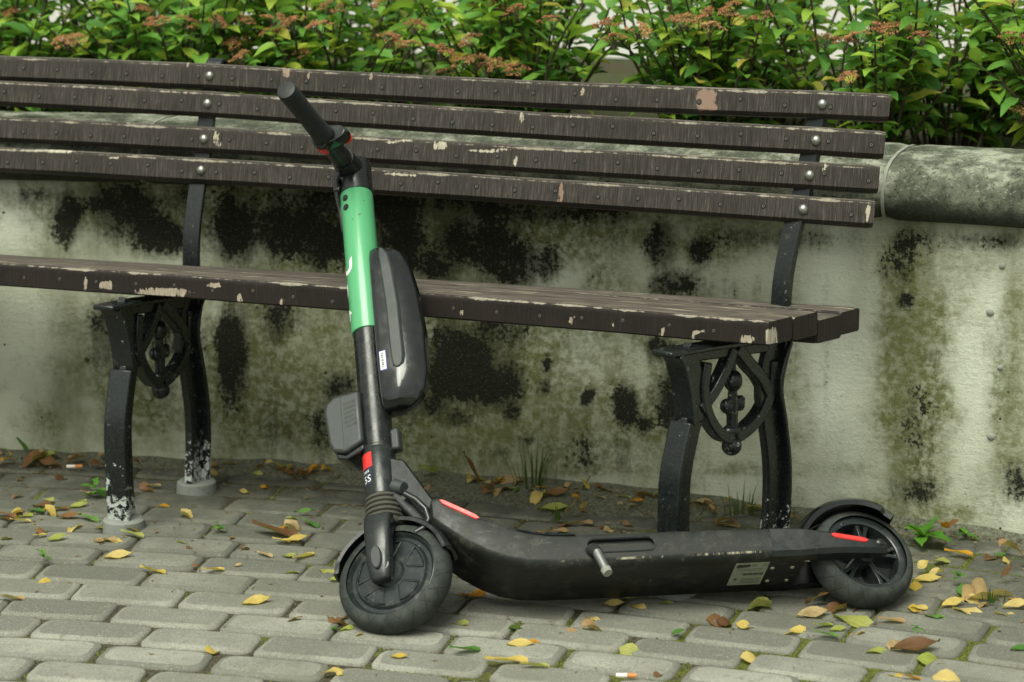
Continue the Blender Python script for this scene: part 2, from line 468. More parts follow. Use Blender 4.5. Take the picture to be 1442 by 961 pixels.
def m_leaf(name, cols, spots=0.2):
    k = NT(name); g = k.n('NewGeometry'); oi = k.n('ObjectInfo')
    t = k.math('FRACT', k.math('ADD', oi.outputs['Random'], g.outputs['Random Per Island']))
    c = k.stops(t, cols)
    uvn = k.n('UVMap').outputs[0]; sp = k.n('SeparateXYZ'); k.set(sp.inputs[0], uvn)
    off = k.n('VectorMath', operation='ADD'); k.set(off.inputs[0], k.obj())
    cmb = k.n('CombineXYZ'); k.set(cmb.inputs[0], k.math('MULTIPLY', t, 9.0)); k.set(off.inputs[1], cmb.outputs[0])
    nz = k.noise(55, off.outputs[0], 4, 0.65)
    c = k.mix(k.ramp(nz, 0.42, 0.7, 0, spots), c, (0.10, 0.055, 0.02))
    # midrib and side veins
    rib = k.ramp(k.math('ABSOLUTE', sp.outputs[0]), 0.07, 0.02)
    vein = k.math('ABSOLUTE', k.math('SUBTRACT', k.math('FRACT', k.math('SUBTRACT', k.math('MULTIPLY', sp.outputs[1], 7.0), k.math('MULTIPLY', k.math('ABSOLUTE', sp.outputs[0]), 2.0))), 0.5))
    vn = k.math('MULTIPLY', k.ramp(vein, 0.10, 0.02), 0.45)
    vm = k.math('MAXIMUM', rib, vn)
    hsv = k.n('HueSaturation'); hsv.inputs['Value'].default_value = 1.5; k.set(hsv.inputs['Color'], c)
    c = k.mix(k.math('MULTIPLY', vm, 0.5), c, hsv.outputs[0])
    k.out(c, 0.48, normal=k.bump(vm, 0.5, -0.0015), spec=0.4)
    tr = k.n('BsdfTranslucent'); k.set(tr.inputs[0], k.mix(0.35, c, (0.30, 0.42, 0.03)))
    mx = k.n('MixShader'); mx.inputs[0].default_value = 0.42
    k.t.links.new(k.b.outputs[0], mx.inputs[1]); k.t.links.new(tr.outputs[0], mx.inputs[2])
    k.t.links.new(mx.outputs[0], k.t.nodes['Material Output'].inputs['Surface'])
    return k.m

def m_green():
    k = NT('mint_green_scooter_paint'); p = k.obj()
    f = k.noise(160, p, 4, 0.8); b = k.noise(9, p, 3)
    ch = k.math('MULTIPLY', k.ramp(f, 0.70, 0.73), k.ramp(b, 0.45, 0.6))
    c = k.mix(k.ramp(b, 0.3, 0.7), (0.078, 0.335, 0.148), (0.088, 0.355, 0.160))
    c = k.mix(ch, c, (0.03, 0.05, 0.04))
    return k.out(c, 0.30, normal=k.bump(k.noise(500, p, 2), 0.04, 0.0004), spec=0.5, coat=0.2)

def m_flower():
    k = NT('withered_flower_brown'); g = k.n('NewGeometry'); oi = k.n('ObjectInfo')
    t = k.math('FRACT', k.math('ADD', k.math('MULTIPLY', oi.outputs['Random'], 0.4), k.math('MULTIPLY', g.outputs['Random Per Island'], 0.6)))
    c = k.stops(t, [(0.0, (0.15, 0.055, 0.026)), (0.4, (0.36, 0.155, 0.062)), (0.7, (0.42, 0.23, 0.10)), (1.0, (0.42, 0.32, 0.11))])
    return k.out(c, 0.9)

M = dict(
    paver=m_paver(), joint=m_joint(), soil=m_soil(), ground=m_ground(), path=m_path(), wall=m_wall(), coping=m_coping(),
    slat=m_slat('worn_brown_slat_paint', 0.0478, False), seat=m_slat('worn_brown_seat_paint', 0.0452, True), iron=m_iron(),
    bolt=m_plain('dull_steel_bolt', (0.30, 0.30, 0.27), 0.35, 0.9, 0.4), screw=m_plain('rusty_screw', (0.12, 0.105, 0.09), 0.45, 0.5, 0.4),
    hole=m_plain('dark_recess', (0.010, 0.009, 0.008), 0.9, 0, 0.0),
    pad=m_plain('concrete_pad', (0.20, 0.21, 0.19), 0.9, 0, 0.6), mortar=m_plain('pale_mortar', (0.25, 0.255, 0.22), 0.95, 0, 0.7),
    black=m_plain('satin_black_paint', (0.007, 0.009, 0.009), 0.26, 0, 0.5),
    plastic=m_plain('grey_black_plastic', (0.010, 0.013, 0.0128), 0.30, 0, 0.5),
    boxgrey=m_plain('dusty_grey_plastic', (0.030, 0.037, 0.036), 0.42, 0, 0.6),
    gloss=m_plain('glossy_black_plastic', (0.005, 0.0065, 0.0065), 0.12, 0, 0.2, coat=0.3),
    grip=m_plain('black_rubber_grip', (0.010, 0.013, 0.0125), 0.6, 0, 0.2),
    bellows=m_plain('dusty_rubber_bellows', (0.060, 0.058, 0.046), 0.75, 0, 0.5),
    wheel=m_plain('grey_wheel_plastic', (0.016, 0.021, 0.021), 0.15, 0, 0.7), deck=m_deckdirt(), rubber=m_rubber(), green=m_green(),
    decktop=m_plain('black_deck_mat', (0.03, 0.032, 0.032), 0.8, 0, 0.5),
    red=m_plain('red_reflector', (0.62, 0.035, 0.03), 0.25, 0, 0.3, grimecol=(0.35, 0.08, 0.06)),
    orange=m_plain('orange_red_plastic', (0.60, 0.06, 0.025), 0.4, 0, 0.2),
    white=m_plain('white_decal', (0.75, 0.76, 0.74), 0.45, 0, 0.2), navy=m_plain('navy_decal', (0.018, 0.022, 0.045), 0.4, 0, 0.1),
    label=m_plain('grey_data_label', (0.30, 0.33, 0.27), 0.55, 0, 0.5), ink=m_plain('black_print', (0.03, 0.035, 0.03), 0.6, 0, 0.0),
    blue=m_plain('blue_label_edge', (0.06, 0.09, 0.40), 0.5, 0, 0.1), steel=m_plain('bare_steel', (0.24, 0.25, 0.24), 0.35, 0.8, 0.4),
    dimp=m_plain('bright_screw', (0.50, 0.49, 0.38), 0.3, 0.85, 0.2),
    stem=m_plain('shrub_twig', (0.055, 0.040, 0.022), 0.8, 0, 0.3), flower=m_flower(),
    leaf=m_leaf('shrub_leaf', [(0.0, (0.060, 0.180, 0.034)), (0.3, (0.100, 0.275, 0.048)), (0.58, (0.175, 0.385, 0.055)), (0.80, (0.29, 0.48, 0.058)), (0.94, (0.42, 0.54, 0.065)), (1.0, (0.52, 0.42, 0.08))], 0.12),
    moss=m_leaf('moss_green', [(0.0, (0.060, 0.075, 0.016)), (0.5, (0.105, 0.125, 0.024)), (1.0, (0.17, 0.18, 0.04))], 0.2),
    grass=m_leaf('grass_green', [(0.0, (0.04, 0.085, 0.018)), (1.0, (0.085, 0.14, 0.028))], 0.1),
    weed=m_leaf('weed_green', [(0.0, (0.055, 0.19, 0.022)), (1.0, (0.13, 0.34, 0.035))], 0.1),
    crumb=m_leaf('litter_crumb', [(0.0, (0.06, 0.035, 0.018)), (0.6, (0.16, 0.09, 0.035)), (1.0, (0.30, 0.20, 0.06))], 0.3),
    butt=m_plain('cigarette_paper', (0.72, 0.68, 0.60), 0.8, 0, 0.3), filt=m_plain('cork_filter', (0.52, 0.21, 0.07), 0.8, 0, 0.2),
    fl_y=m_leaf('fallen_yellow', [(0.0, (0.62, 0.44, 0.070)), (0.5, (0.72, 0.55, 0.16)), (1.0, (0.70, 0.55, 0.22))], 0.22),
    fl_o=m_leaf('fallen_orange', [(0.0, (0.60, 0.24, 0.02)), (1.0, (0.66, 0.36, 0.02))], 0.3),
    fl_t=m_leaf('fallen_tan', [(0.0, (0.40, 0.25, 0.12)), (0.6, (0.50, 0.35, 0.16)), (1.0, (0.56, 0.42, 0.22))], 0.45),
    fl_b=m_leaf('fallen_brown', [(0.0, (0.14, 0.065, 0.03)), (0.6, (0.24, 0.115, 0.05)), (1.0, (0.30, 0.16, 0.075))], 0.6),
    fl_g=m_leaf('fallen_green', [(0.0, (0.07, 0.20, 0.035)), (1.0, (0.16, 0.30, 0.08))], 0.15),
    fl_l=m_leaf('fallen_lime', [(0.0, (0.34, 0.40, 0.07)), (1.0, (0.46, 0.46, 0.14))], 0.2),
)

# ------------------------------------------------------------------ the setting: ground, pavement, planting bed
def sheet(name, pts, m, kind='structure'):
    mb = MB(); mb.add(pts, [tuple(range(len(pts)))])
    return tag(part(name, mb, m, smooth=False), kind=kind)
sheet('ground', [(-600,-600,-0.09),(600,-600,-0.09),(600,600,-0.09),(-600,600,-0.09)], M['ground'])

XS = np.linspace(-3.6, 3.6, 61)
mb = MB()                                                      # bedding with moss, seen in the joints
rows = [[(x, -1.2, -0.007) for x in XS], [(x, wall_y(x) + 0.05, -0.007) for x in XS]]
mb.rings(rows, False, False)
pavement = tag(part('pavement', mb, M['joint'], smooth=False), kind='structure')

def paver_mesh(seed, tight):
    r = random.Random(seed)
    L, W = (0.0958, 0.0452) if tight else (0.0940 - r.uniform(0, 0.003), 0.0442 - r.uniform(0, 0.0015))
    cr = r.uniform(0.010, 0.018) if tight else r.uniform(0.013, 0.020)
    base = []
    for sx, sy in ((1,1),(-1,1),(-1,-1),(1,-1)):
        jx, jy = r.uniform(-.003,.0012), r.uniform(-.002,.001)
        a = (sx*(L+jx), sy*(W+jy-cr)); b = (sx*(L+jx-cr), sy*(W+jy))
        m = (sx*(L+jx-cr*.3), sy*(W+jy-cr*.3))
        base += [a, m, b] if sx*sy > 0 else [b, m, a]
    def ring(inset, z):
        return [(x - math.copysign(min(inset, abs(x)), x), y - math.copysign(min(inset, abs(y)), y), z) for x, y in base]
    tilt = (r.uniform(-.006,.006), r.uniform(-.010,.010))
    z = lambda x, y, z0: z0 + tilt[0]*x + tilt[1]*y
    rg = [ring(0, -0.05), ring(0.0, -0.005), ring(0.0025, -0.0012), ring(0.011, 0.0010)]
    rg = [[(x, y, z(x, y, q)) for x, y, q in g] for g in rg]
    mb = MB(); n = 12
    mb.rings(rg, True, False)
    mb.add(rg[-1] + [(0, 0, 0.0022)], [(j, (j+1) % n, n) for j in range(n)])
    return mb
variants = [paver_mesh(k, k < 10) for k in range(20)]
vmesh = [v.mesh('paver', True, 50) for v in variants]
far = MB(); npav = 0
PITCH = 0.0975
def inwall(x, y, m=0.03): return y > wall_y(x) - m
placed = []
for r_ in range(0, 28):
    d = 0.045 + r_ * PITCH
    x = -3.4 + (0.097 if r_ % 2 else 0.0) + RNG.uniform(-0.03, 0.03)
    while x < 3.4:
        stepx = 0.1945 + RNG.uniform(-0.003, 0.004)
        sl = wall_slope(x); cosl = 1 / math.sqrt(1 + sl*sl)
        y = wall_y(x) - d / cosl * 0.985
        placed.append((x, y, math.atan(sl), r_))
        x += stepx * cosl
soil_d = lambda x: 0.5
for (x, y, a, r_) in placed:
    q = pix((x, y, 0))
    near = -110 < q[0] < 1550 and q[1] < 1010 and q[1] > 600
    k = int(RNG.integers(0, 10)) + (10 if x + 0.25*(r_-8) > 0.25 + RNG.uniform(-.15, .15) and r_ > 3 else 0); flip = math.pi * int(RNG.integers(0, 2))
    zz = RNG.uniform(-0.0012, 0.0008) + (-0.004 if r_ < 3 else 0)
    rot = a + flip + RNG.uniform(-0.012, 0.012)
    if near and npav < 298:
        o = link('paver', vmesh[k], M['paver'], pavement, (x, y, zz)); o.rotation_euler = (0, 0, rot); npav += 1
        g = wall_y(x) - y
        o['dirt_shade'] = float(max(0.0, min(1.0, 1.22 - g / 0.80)) * 0.88 + RNG.uniform(0, 0.14))  # dirt and painted shade together, fading out away from the wall
    else:
        far.add(variants[k].v, variants[k].f, Matrix.Translation((x, y, zz)) @ Matrix.Rotation(rot, 4, 'Z'))
fp = part('outer_pavers', far, M['paver'], pavement, angle=50); fp['kind'] = 'stuff'; fp['dirt_shade'] = 0.1

# earth washed up along the wall foot
mb = MB(); rs = []
xs = np.linspace(-3.0, 3.0, 300)
from mathutils import noise as mn
for x in xs:
    q = mn.noise((x*3.1, 0, 0)); q2 = mn.noise((x*11, 3, 0)); w = 0.045 + 0.03*q + 0.015*q2 + 0.11*math.exp(-((x-0.06)/0.30)**2)
    w = max(w, 0.03); h = 0.012 + 0.007*q2 + 0.006*q
    rs.append([(x, wall_y(x) + 0.01 - w*t, max(-0.011, hh)) for t, hh in ((0, h+.012), (.25, h+.006), (.55, h*.9+.003*mn.noise((x*25,1,0))), (.8, 0.004), (1.0, -0.008))])
mb.rings(rs, False, False)
tag(part('wall_foot_soil', mb, M['soil']), 'strip of dark soil washed up along the wall foot', 'soil', kind='stuff')

# raised ground behind the wall
mb = MB()
mb.rings([[(x, wall_y(x) + 0.22, 0.63) for x in XS], [(x, 7.0 - 0.25*x, 0.63) for x in XS]], False, False)
tag(part('planting_bed', mb, M['ground'], smooth=False), kind='structure')
sheet('path', [(-30,6.98+7.5,0.634),(-3.6,6.9+0.9,0.634),(3.6,6.9-0.9,0.634),(30,6.98-7.5,0.634),(60,40,0.634),(-60,40,0.634)], M['path'])

# ------------------------------------------------------------------ retaining wall
wall = empty('retaining_wall', (0, wall_y(0), 0))
tag(wall, 'mould-stained concrete retaining wall with rounded coping behind the bench', 'wall')
WL = (0, -wall_y(0), 0)
nx, nz = 420, 46
gx = np.linspace(-3.2, 3.2, nx); gz = np.linspace(-0.08, 0.592, nz)
mb = MB(); ring = []
for z in gz:
    ring.append([(x, wall_y(x) + 0.003*mn.noise((x*2.2, z*3, 5)) + 0.0012*mn.noise((x*14, z*14, 1)), z) for x in gx])
mb.rings(ring, False, False)
body = mb
nfront = len(body.v)
body.rings([[(x, wall_y(x)+0.0, 0.592) for x in gx], [(x, wall_y(x)+0.25, 0.592) for x in gx], [(x, wall_y(x)+0.25, -0.08) for x in gx]], False, False)
wb = part('wall_face', body, M['wall'], wall, WL, fix=False)
me = wb.data
dark = [(430,290,170,36,.62),(650,295,150,40,.66),(860,285,120,22,.55),(560,430,90,40,.5),(690,470,60,40,.6),(200,280,110,30,.7),(60,275,60,12,.5),(1090,335,120,18,.5),(95,308,26,42,1),(190,300,62,44,.9),(225,335,50,30,.9),(150,285,60,20,.8),(330,325,46,48,.95),(400,320,58,46,.95),(455,335,50,46,.9),(560,335,52,52,.95),  # mould patches; the wide bands below the coping also paint in shade
        (615,372,36,30,.95),(648,335,44,50,.95),(690,345,46,50,.85),(728,372,40,36,.9),(772,372,22,30,.8),(930,345,30,40,.9),(945,400,36,24,.95),(985,352,18,24,.8),(600,292,360,30,.78),
        (325,498,24,82,1.1),(398,452,34,32,.75),(150,462,36,44,.8),(142,500,26,30,.6),(648,515,66,62,1.1),(702,540,42,42,.85),(612,565,36,30,.8),(640,590,30,16,.8),(560,545,60,60,.7),
        (482,545,24,24,.8),(770,512,9,13,1),(766,545,9,15,.9),(882,572,24,32,.9),(828,560,11,13,.9),(905,600,16,18,.7),(950,560,34,52,.95),(930,492,26,26,.8),(722,582,12,10,.9),(745,620,14,10,.8),
        (700,640,16,8,.6),(230,470,80,50,.55),(210,540,60,60,.35),(1276,425,11,10,1.1),(1310,505,10,20,.6),(1275,375,60,40,.35),(1285,600,40,90,.42),(1290,690,50,25,.6),(1300,340,60,22,.55),(1430,680,20,40,.8),(1400,340,60,14,.6),
        (1050,420,60,40,.3),(30,560,12,10,.3),(440,600,120,40,.35),(830,640,90,40,.35)]
lights = [(20,300,70,50,1),(60,300,50,50,.5),(30,470,60,70,.95),(10,560,40,60,.5),(790,378,56,60,.8),(812,470,46,80,.95),(840,420,50,40,.5),(1170,470,50,220,1.15),(1030,690,60,60,.75),(1160,690,50,60,.6),(1372,520,48,170,.8),(1392,420,26,60,.8),(1060,370,60,50,.5),(1420,720,60,40,.6),(590,480,30,40,.5),(400,560,40,40,.2),(300,460,10,60,.5),(880,500,50,40,.35)]
algs = [(370,540,110,120,.9),(640,600,300,60,.85),(450,400,220,60,.7),(200,560,80,90,.6),(1000,330,140,50,.6),(250,290,260,60,.7),(640,300,330,60,.9),(1290,560,60,240,.75),(1420,600,40,160,.5),(720,660,760,16,.5),(350,560,260,90,.55),(180,500,110,110,.5),(640,620,260,60,.7),(880,600,110,80,.6),(1275,520,46,220,.85),(1340,400,80,80,.35),(450,480,70,80,.55),(600,420,200,120,.55),(120,600,120,50,.4),(860,400,60,60,.4),(1120,560,24,200,.35),(1280,720,130,30,.5),(640,320,330,70,.85),(650,520,260,140,.75),(400,520,160,150,.55),(940,520,90,130,.6),(950,640,120,60,.4),(250,320,240,60,.4),(1430,450,24,200,.5),(450,650,480,18,.4)]
co = np.array([v.co[:] for v in me.vertices])
zc = co[:,2] - CAM_H; dep = co[:,1]*_c - zc*_s
PX = 721 + FPX*co[:,0]/dep; PY = 480.5 - FPX*(co[:,1]*_s + zc*_c)/dep
def field(lst):
    f = np.zeros(len(co))
    for x, y, rx, ry, s in lst:
        f = np.maximum(f, s*np.exp(-(((PX-x)/rx)**2 + ((PY-y)/ry)**2)**1.3))
    return f
for nm, arr in (('mold_shade', field(dark)), ('light', field(lights)), ('algae', field(algs))):
    at = me.attributes.new(nm, 'FLOAT', 'POINT'); at.data.foreach_set('value', arr.astype(np.float32))

prof = [(-0.012,.594),(0.022,.592),(0.034,.600),(0.044,.618),(0.049,.642),(0.047,.668),(0.038,.692),(0.020,.712),(-0.01,.726),(-0.06,.736),(-0.13,.738),(-0.19,.733),(-0.235,.715),(-0.262,.685),(-0.27,.64),(-0.262,.594)]
prof = [(d_, .592 + (z_-.592)*.80) for d_, z_ in prof]
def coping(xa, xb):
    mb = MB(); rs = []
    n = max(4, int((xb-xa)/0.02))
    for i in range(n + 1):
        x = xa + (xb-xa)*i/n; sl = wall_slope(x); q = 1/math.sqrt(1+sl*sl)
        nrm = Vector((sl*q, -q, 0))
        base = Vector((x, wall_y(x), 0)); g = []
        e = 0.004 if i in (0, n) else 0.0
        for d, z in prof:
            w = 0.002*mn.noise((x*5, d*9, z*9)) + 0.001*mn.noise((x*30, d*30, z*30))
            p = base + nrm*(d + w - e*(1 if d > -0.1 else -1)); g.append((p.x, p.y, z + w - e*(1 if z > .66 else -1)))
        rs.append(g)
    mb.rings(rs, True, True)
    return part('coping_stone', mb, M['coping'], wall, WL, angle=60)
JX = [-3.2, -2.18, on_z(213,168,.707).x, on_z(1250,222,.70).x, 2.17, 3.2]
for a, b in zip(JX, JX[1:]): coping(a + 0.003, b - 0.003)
for x in JX[1:-1]:
    mb = MB(); base = Vector((x, wall_y(x), 0)); sl = wall_slope(x); q = 1/math.sqrt(1+sl*sl)
    nrm = Vector((sl*q, -q, 0)); tg = Vector((q, sl*q, 0))
    rs = []
    for t in (-0.0030, 0.0030):
        rs.append([tuple(base + nrm*(d-0.0028) + tg*(t + 0.0016*mn.noise((d*60, z*60, t))) + Vector((0,0,z-0.0022 if z > .6 else z+.001))) for d, z in prof])
    mb.rings(rs, True, True)
    part('mortar_joint', mb, M['mortar'], wall, WL, angle=60)
for (px, py, r_) in ((1395,615,5.5),(1394,440,5.5),(1411,375,4.5),(1408,518,4)):     # cement blisters on the face
    p = on_wall(px, py); mb = MB(); mb.ball((0,0,0), (r_/800*1.1, 0.004, r_/800), 12, 8)
    o = part('cement_blister', mb, M['mortar'], wall, (p.x, p.y - wall_y(0) - 0.001, p.z)); o.rotation_euler = (0, 0, math.atan(wall_slope(p.x)))

# ------------------------------------------------------------------ park bench
BO = Vector((-0.23, 4.22, 0))
bench = empty('park_bench', BO)
tag(bench, 'park bench with peeling brown slats on black cast-iron legs against the wall', 'bench')
FR = [dict(o=Vector((-0.738, 4.391, 0)), az=R(22), drop=0.035), dict(o=Vector((0.280, 4.010, 0)), az=R(43), drop=0.085)]
FR.insert(0, dict(o=Vector((-1.72, 4.72, 0)), az=R(4), drop=0.03))
def fp_(fr, v, z): return fr['o'] + Vector((math.sin(fr['az'])*v, math.cos(fr['az'])*v, z))
LF, RF = FR[1], FR[2]

def slat(name, L, Rr, up_a, nrm_tilt, h, th, t0, t1, m, chips=(), skew=0.0, sag=0.0):
    """L, Rr: centre of the front face at the two frames; section h high, th deep; t runs 0..1 between the frames."""
    d = Rr - L; ln = d.length; ax = d.normalized()
    bow = lambda t: Vector((0, (-0.05*t*(t-1) if t < 1 else 0), 0))
    zup = Vector((0,0,1)); back = ax.cross(zup).normalized() * -1
    if back.y < 0: back = -back
    up = (zup*math.cos(nrm_tilt) + back*math.sin(nrm_tilt)).normalized()
    bk = (back*math.cos(nrm_tilt) - zup*math.sin(nrm_tilt)).normalized()
    b = 0.0035
    uc = 0.0075 if nrm_tilt > 0 else b
    sec = [(uc*1.25, -h/2), (0, -h/2+uc)] + [(0, -h/2+uc+(h-b-uc)*k/6) for k in range(1, 7)] + [(b*.4, h/2-b*.35), (b, h/2), (th*.35, h/2), (th*.65, h/2), (th-b, h/2), (th, h/2-b), (th, -h/2+b), (th-b, -h/2)]
    per = [0.0]
    for i in range(1, len(sec) + 1):
        p, q = sec[i-1], sec[i % len(sec)]; per.append(per[-1] + math.hypot(q[0]-p[0], q[1]-p[1]))
    n = int((t1-t0)*ln/0.011); ns = len(sec); mb = MB(); vs_ = []; chip = []; red = []
    for i in range(n + 1):
        t = t0 + (t1-t0)*i/n
        s_ = -sag*4*t*(1-t) if 0 < t < 1 else 0
        for j, (a, c) in enumerate(sec):
            endr = 0.003 if i in (0, n) else 0
            p = L + d*t + bk*a + up*(c*(1 - (0.06 if endr else 0))) + zup*s_ + ax*(a*skew) + bow(t)
            wv = 0.0009*mn.noise((t*ln*6, a*20, c*20))
            p = p + up*wv
            vs_.append(p)
            ch = rd = 0.0
            if chips and a < 0.004:
                qx, qy = pix(p)
                for (cx, cy, rx, ry, cr_) in chips:
                    e = ((qx-cx)/rx)**4 + ((qy-cy)/ry)**4
                    w_ = math.exp(-e)
                    if w_ > ch: ch = w_; rd = cr_
            chip.append(ch); red.append(rd)
    fs = []; uv = []
    for i in range(n):
        for j in range(ns):
            k = (j+1) % ns
            fs.append((i*ns+j, i*ns+k, (i+1)*ns+k, (i+1)*ns+j))
            u0 = t0*ln + (t1-t0)*ln*i/n + L.z*7; u1 = u0 + (t1-t0)*ln/n
            uv.append([(u0, per[j]), (u0, per[j+1]), (u1, per[j+1]), (u1, per[j])])
    for c in (0, n):
        fs.append(tuple(c*ns+j for j in range(ns))); uv.append([(c*.1 + sec[j][0], 0.012 + sec[j][1]*.2) for j in range(ns)])
    mb.add(vs_, fs, None, uv)
    o = part(name, mb, m, bench, -BO, angle=50)
    for nm, arr in (('chip', chip), ('red', red)):
        at = o.data.attributes.new(nm, 'FLOAT', 'POINT'); at.data.foreach_set('value', np.array(arr, dtype=np.float32))
    return o, (lambda t: L + d*t + zup*(-sag*4*t*(1-t) if 0 < t < 1 else 0) + bow(t)), bk, up, ax

scr = MB(); scr.lathe([(0.0001,-.0010),(0.0011,-.0010),(0.0014,.0004),(0.0024,.0006),(0.0029,.0001),(0.0029,-.001)], 10)
scr_me = scr.mesh('screw'); scr_me.materials.append(M['screw'])
hole = MB(); hole.ball((0,0,0), (0.0050,0.0058,0.0005), 10, 4); hole_me = hole.mesh('screw_hole'); hole_me.materials.append(M['hole'])
bl = MB(); bl.lathe([(0.0001,.0068),(0.0034,.0064),(0.0066,.0050),(0.0089,.0022),(0.0098,0),(0.0098,-.001)], 18); bl_me = bl.mesh('bolt'); bl_me.materials.append(M['bolt'])
def face_rot(bk, up):
    z = -bk; y = up; x = y.cross(z); return Matrix((x, y, z)).transposed().to_euler()
def t_at_px(f, px, lo=0.9, hi=1.4):
    for _ in range(40):
        m_ = (lo+hi)/2
        if pix(f(m_))[0] < px: lo = m_
        else: hi = m_
    return lo

BP = [(.358,.818),(.343,.762),(.325,.698),(.308,.639)]
ENDS = [1253, 1246, 1238, 1231]
bolts_px = [((295,107),(1158,147)),((292,146),(1149,198)),((287,196),(1140,247)),((283,240),(1131,295))]
CH = [[(995,143,18,22,1),(403,103,6,8,.8),(433,106,3,9,.6),(746,124,4,8,.8),(820,130,2.5,8,.5),(263,88,4,9,.6),(523,108,3,7,.7),(110,84,2,6,.2)],
      [(735,166,2.5,9,.1),(800,165,9,3,.2),(1201,182,2,4,.2)],
      [(306,195,5,15,.0),(560,199,24,3,0),(620,205,12,7,0),(690,212,36,3,0),(1164,240,5,12,0),(200,172,30,2.5,0),(726,222,1.2,14,0)],
      [(792,272,4,20,1),(786,289,6,8,1),(702,285,2,4,.7),(1107,300,3,9,1),(1157,295,3,14,0),(340,262,2,4,.8),(60,213,60,2.5,0),(560,246,60,2,0),(1222,300,2,18,.2),(160,222,10,3,0)]]
for i in range(4):
    v, z = BP[i]
    # the slat passes through both coach bolts of the photograph, at the frame's depth
    pl = fp_(LF, v, 0); L = on_y(*bolts_px[i][0], pl.y); pr = fp_(RF, v, 0); Rr = on_y(*bolts_px[i][1], pr.y)
    f0 = lambda t, L=L, Rr=Rr: L + (Rr-L)*t
    t1 = t_at_px(f0, ENDS[i])
    o, f, bk, up, ax = slat('back_slat', L, Rr, 0, R(13), 0.0490, 0.032, -1.28, t1, M['slat'], CH[i], skew=-0.35, sag=(0.006, 0.004, 0.002, 0.0)[i])
    rot = face_rot(bk, up)
    for fr_t in (-0.94, 0.0, 1.0):
        b = link('bolt', bl_me, None, o, f(fr_t) - bk*0.0003); b.rotation_euler = rot
    dt = 0.0795/((Rr-L).length); t = -1.2 + [0.02, 0.045, 0.01, 0.05][i]
    while t < t1 - 0.012:
        jit = up*RNG.uniform(-0.005, 0.005)
        h_ = link('screw_hole', hole_me, None, o, f(t) + jit - bk*0.0002); h_.rotation_euler = rot
        s_ = link('screw', scr_me, None, o, f(t) + jit - bk*0.0010); s_.rotation_euler = rot
        t += dt*(1 + RNG.uniform(-0.06, 0.06))

# four seat slats, lying side by side between the frames
SV = [0.052, 0.124, 0.196, 0.266]; SWID = 0.0615
end_px = [1082, 1118, 1152, 1184]
SCH = [[(120,400,5,12,.3),(150,402,12,8,.3),(230,412,46,8,.3),(300,402,14,4,.3),(338,420,6,8,.3),(395,428,4,10,.3),(422,430,3,9,.2),(445,433,2,10,.3),(930,468,5,9,.2),(1050,478,14,7,.1),(1083,480,3,20,.1),(975,474,3,9,.2),(985,466,14,3,.2),(650,440,4,6,.2),(805,452,3,8,.2),(860,458,5,6,.2),(700,446,2,9,.3),(743,452,4,8,.3),(540,425,3,6,.3)], [], [], []]
for i in range(4):
    dl, dr_ = LF['drop']*i/3, (0, .004, .020, .018)[i]
    L = fp_(LF, SV[i], 0.485 - 0.022 - dl); Rr = fp_(RF, SV[i], 0.485 - 0.022 - dr_)
    f0 = lambda t, L=L, Rr=Rr: L + (Rr-L)*t
    t1 = t_at_px(f0, end_px[i])
    o, f, bk, up, ax = slat('seat_slat', L, Rr, 0, 0.0, 0.044, SWID if i < 3 else 0.05, -1.28, t1, M['seat'], SCH[i], skew=0.42)
    if i == 0:
        rot = face_rot(bk, up); t = -1.2; dt = 0.0795/((Rr-L).length)
        while t < t1 - 0.03:
            jit = up*RNG.uniform(-0.006, 0.003)
            s_ = link('screw', scr_me, None, o, f(t) + jit - bk*0.0006); s_.rotation_euler = rot
            t += dt*(1 + RNG.uniform(-0.06, 0.06))

def strap(pts, wid, th, n_sub=6, closed=False):
    """ribbon in the frame plane: pts (v,z); wid across the plane (local x), th in the plane. Catmull-Rom smoothed."""
    P_ = [Vector((0, v, z)) for v, z in pts]; out = []
    for i in range(len(P_)-1):
        p0, p1, p2, p3 = P_[max(i-1,0)], P_[i], P_[i+1], P_[min(i+2, len(P_)-1)]
        for k in range(n_sub):
            t = k/n_sub
            out.append(0.5*((2*p1) + (p2-p0)*t + (2*p0-5*p1+4*p2-p3)*t*t + (3*p1-p0-3*p2+p3)*t**3))
    out.append(P_[-1]); rs = []
    for i, p in enumerate(out):
        t = (out[min(i+1, len(out)-1)] - out[max(i-1, 0)]).normalized(); nn = Vector((0, -t.z, t.y))
        w = wid(i/(len(out)-1)) if callable(wid) else wid; h = th(i/(len(out)-1)) if callable(th) else th
        rs.append([tuple(p + Vector((sx*w/2, 0, 0)) + nn*sy*h/2) for sx, sy in ((-1,-1),(1,-1),(1,1),(-1,1))])
    return rs
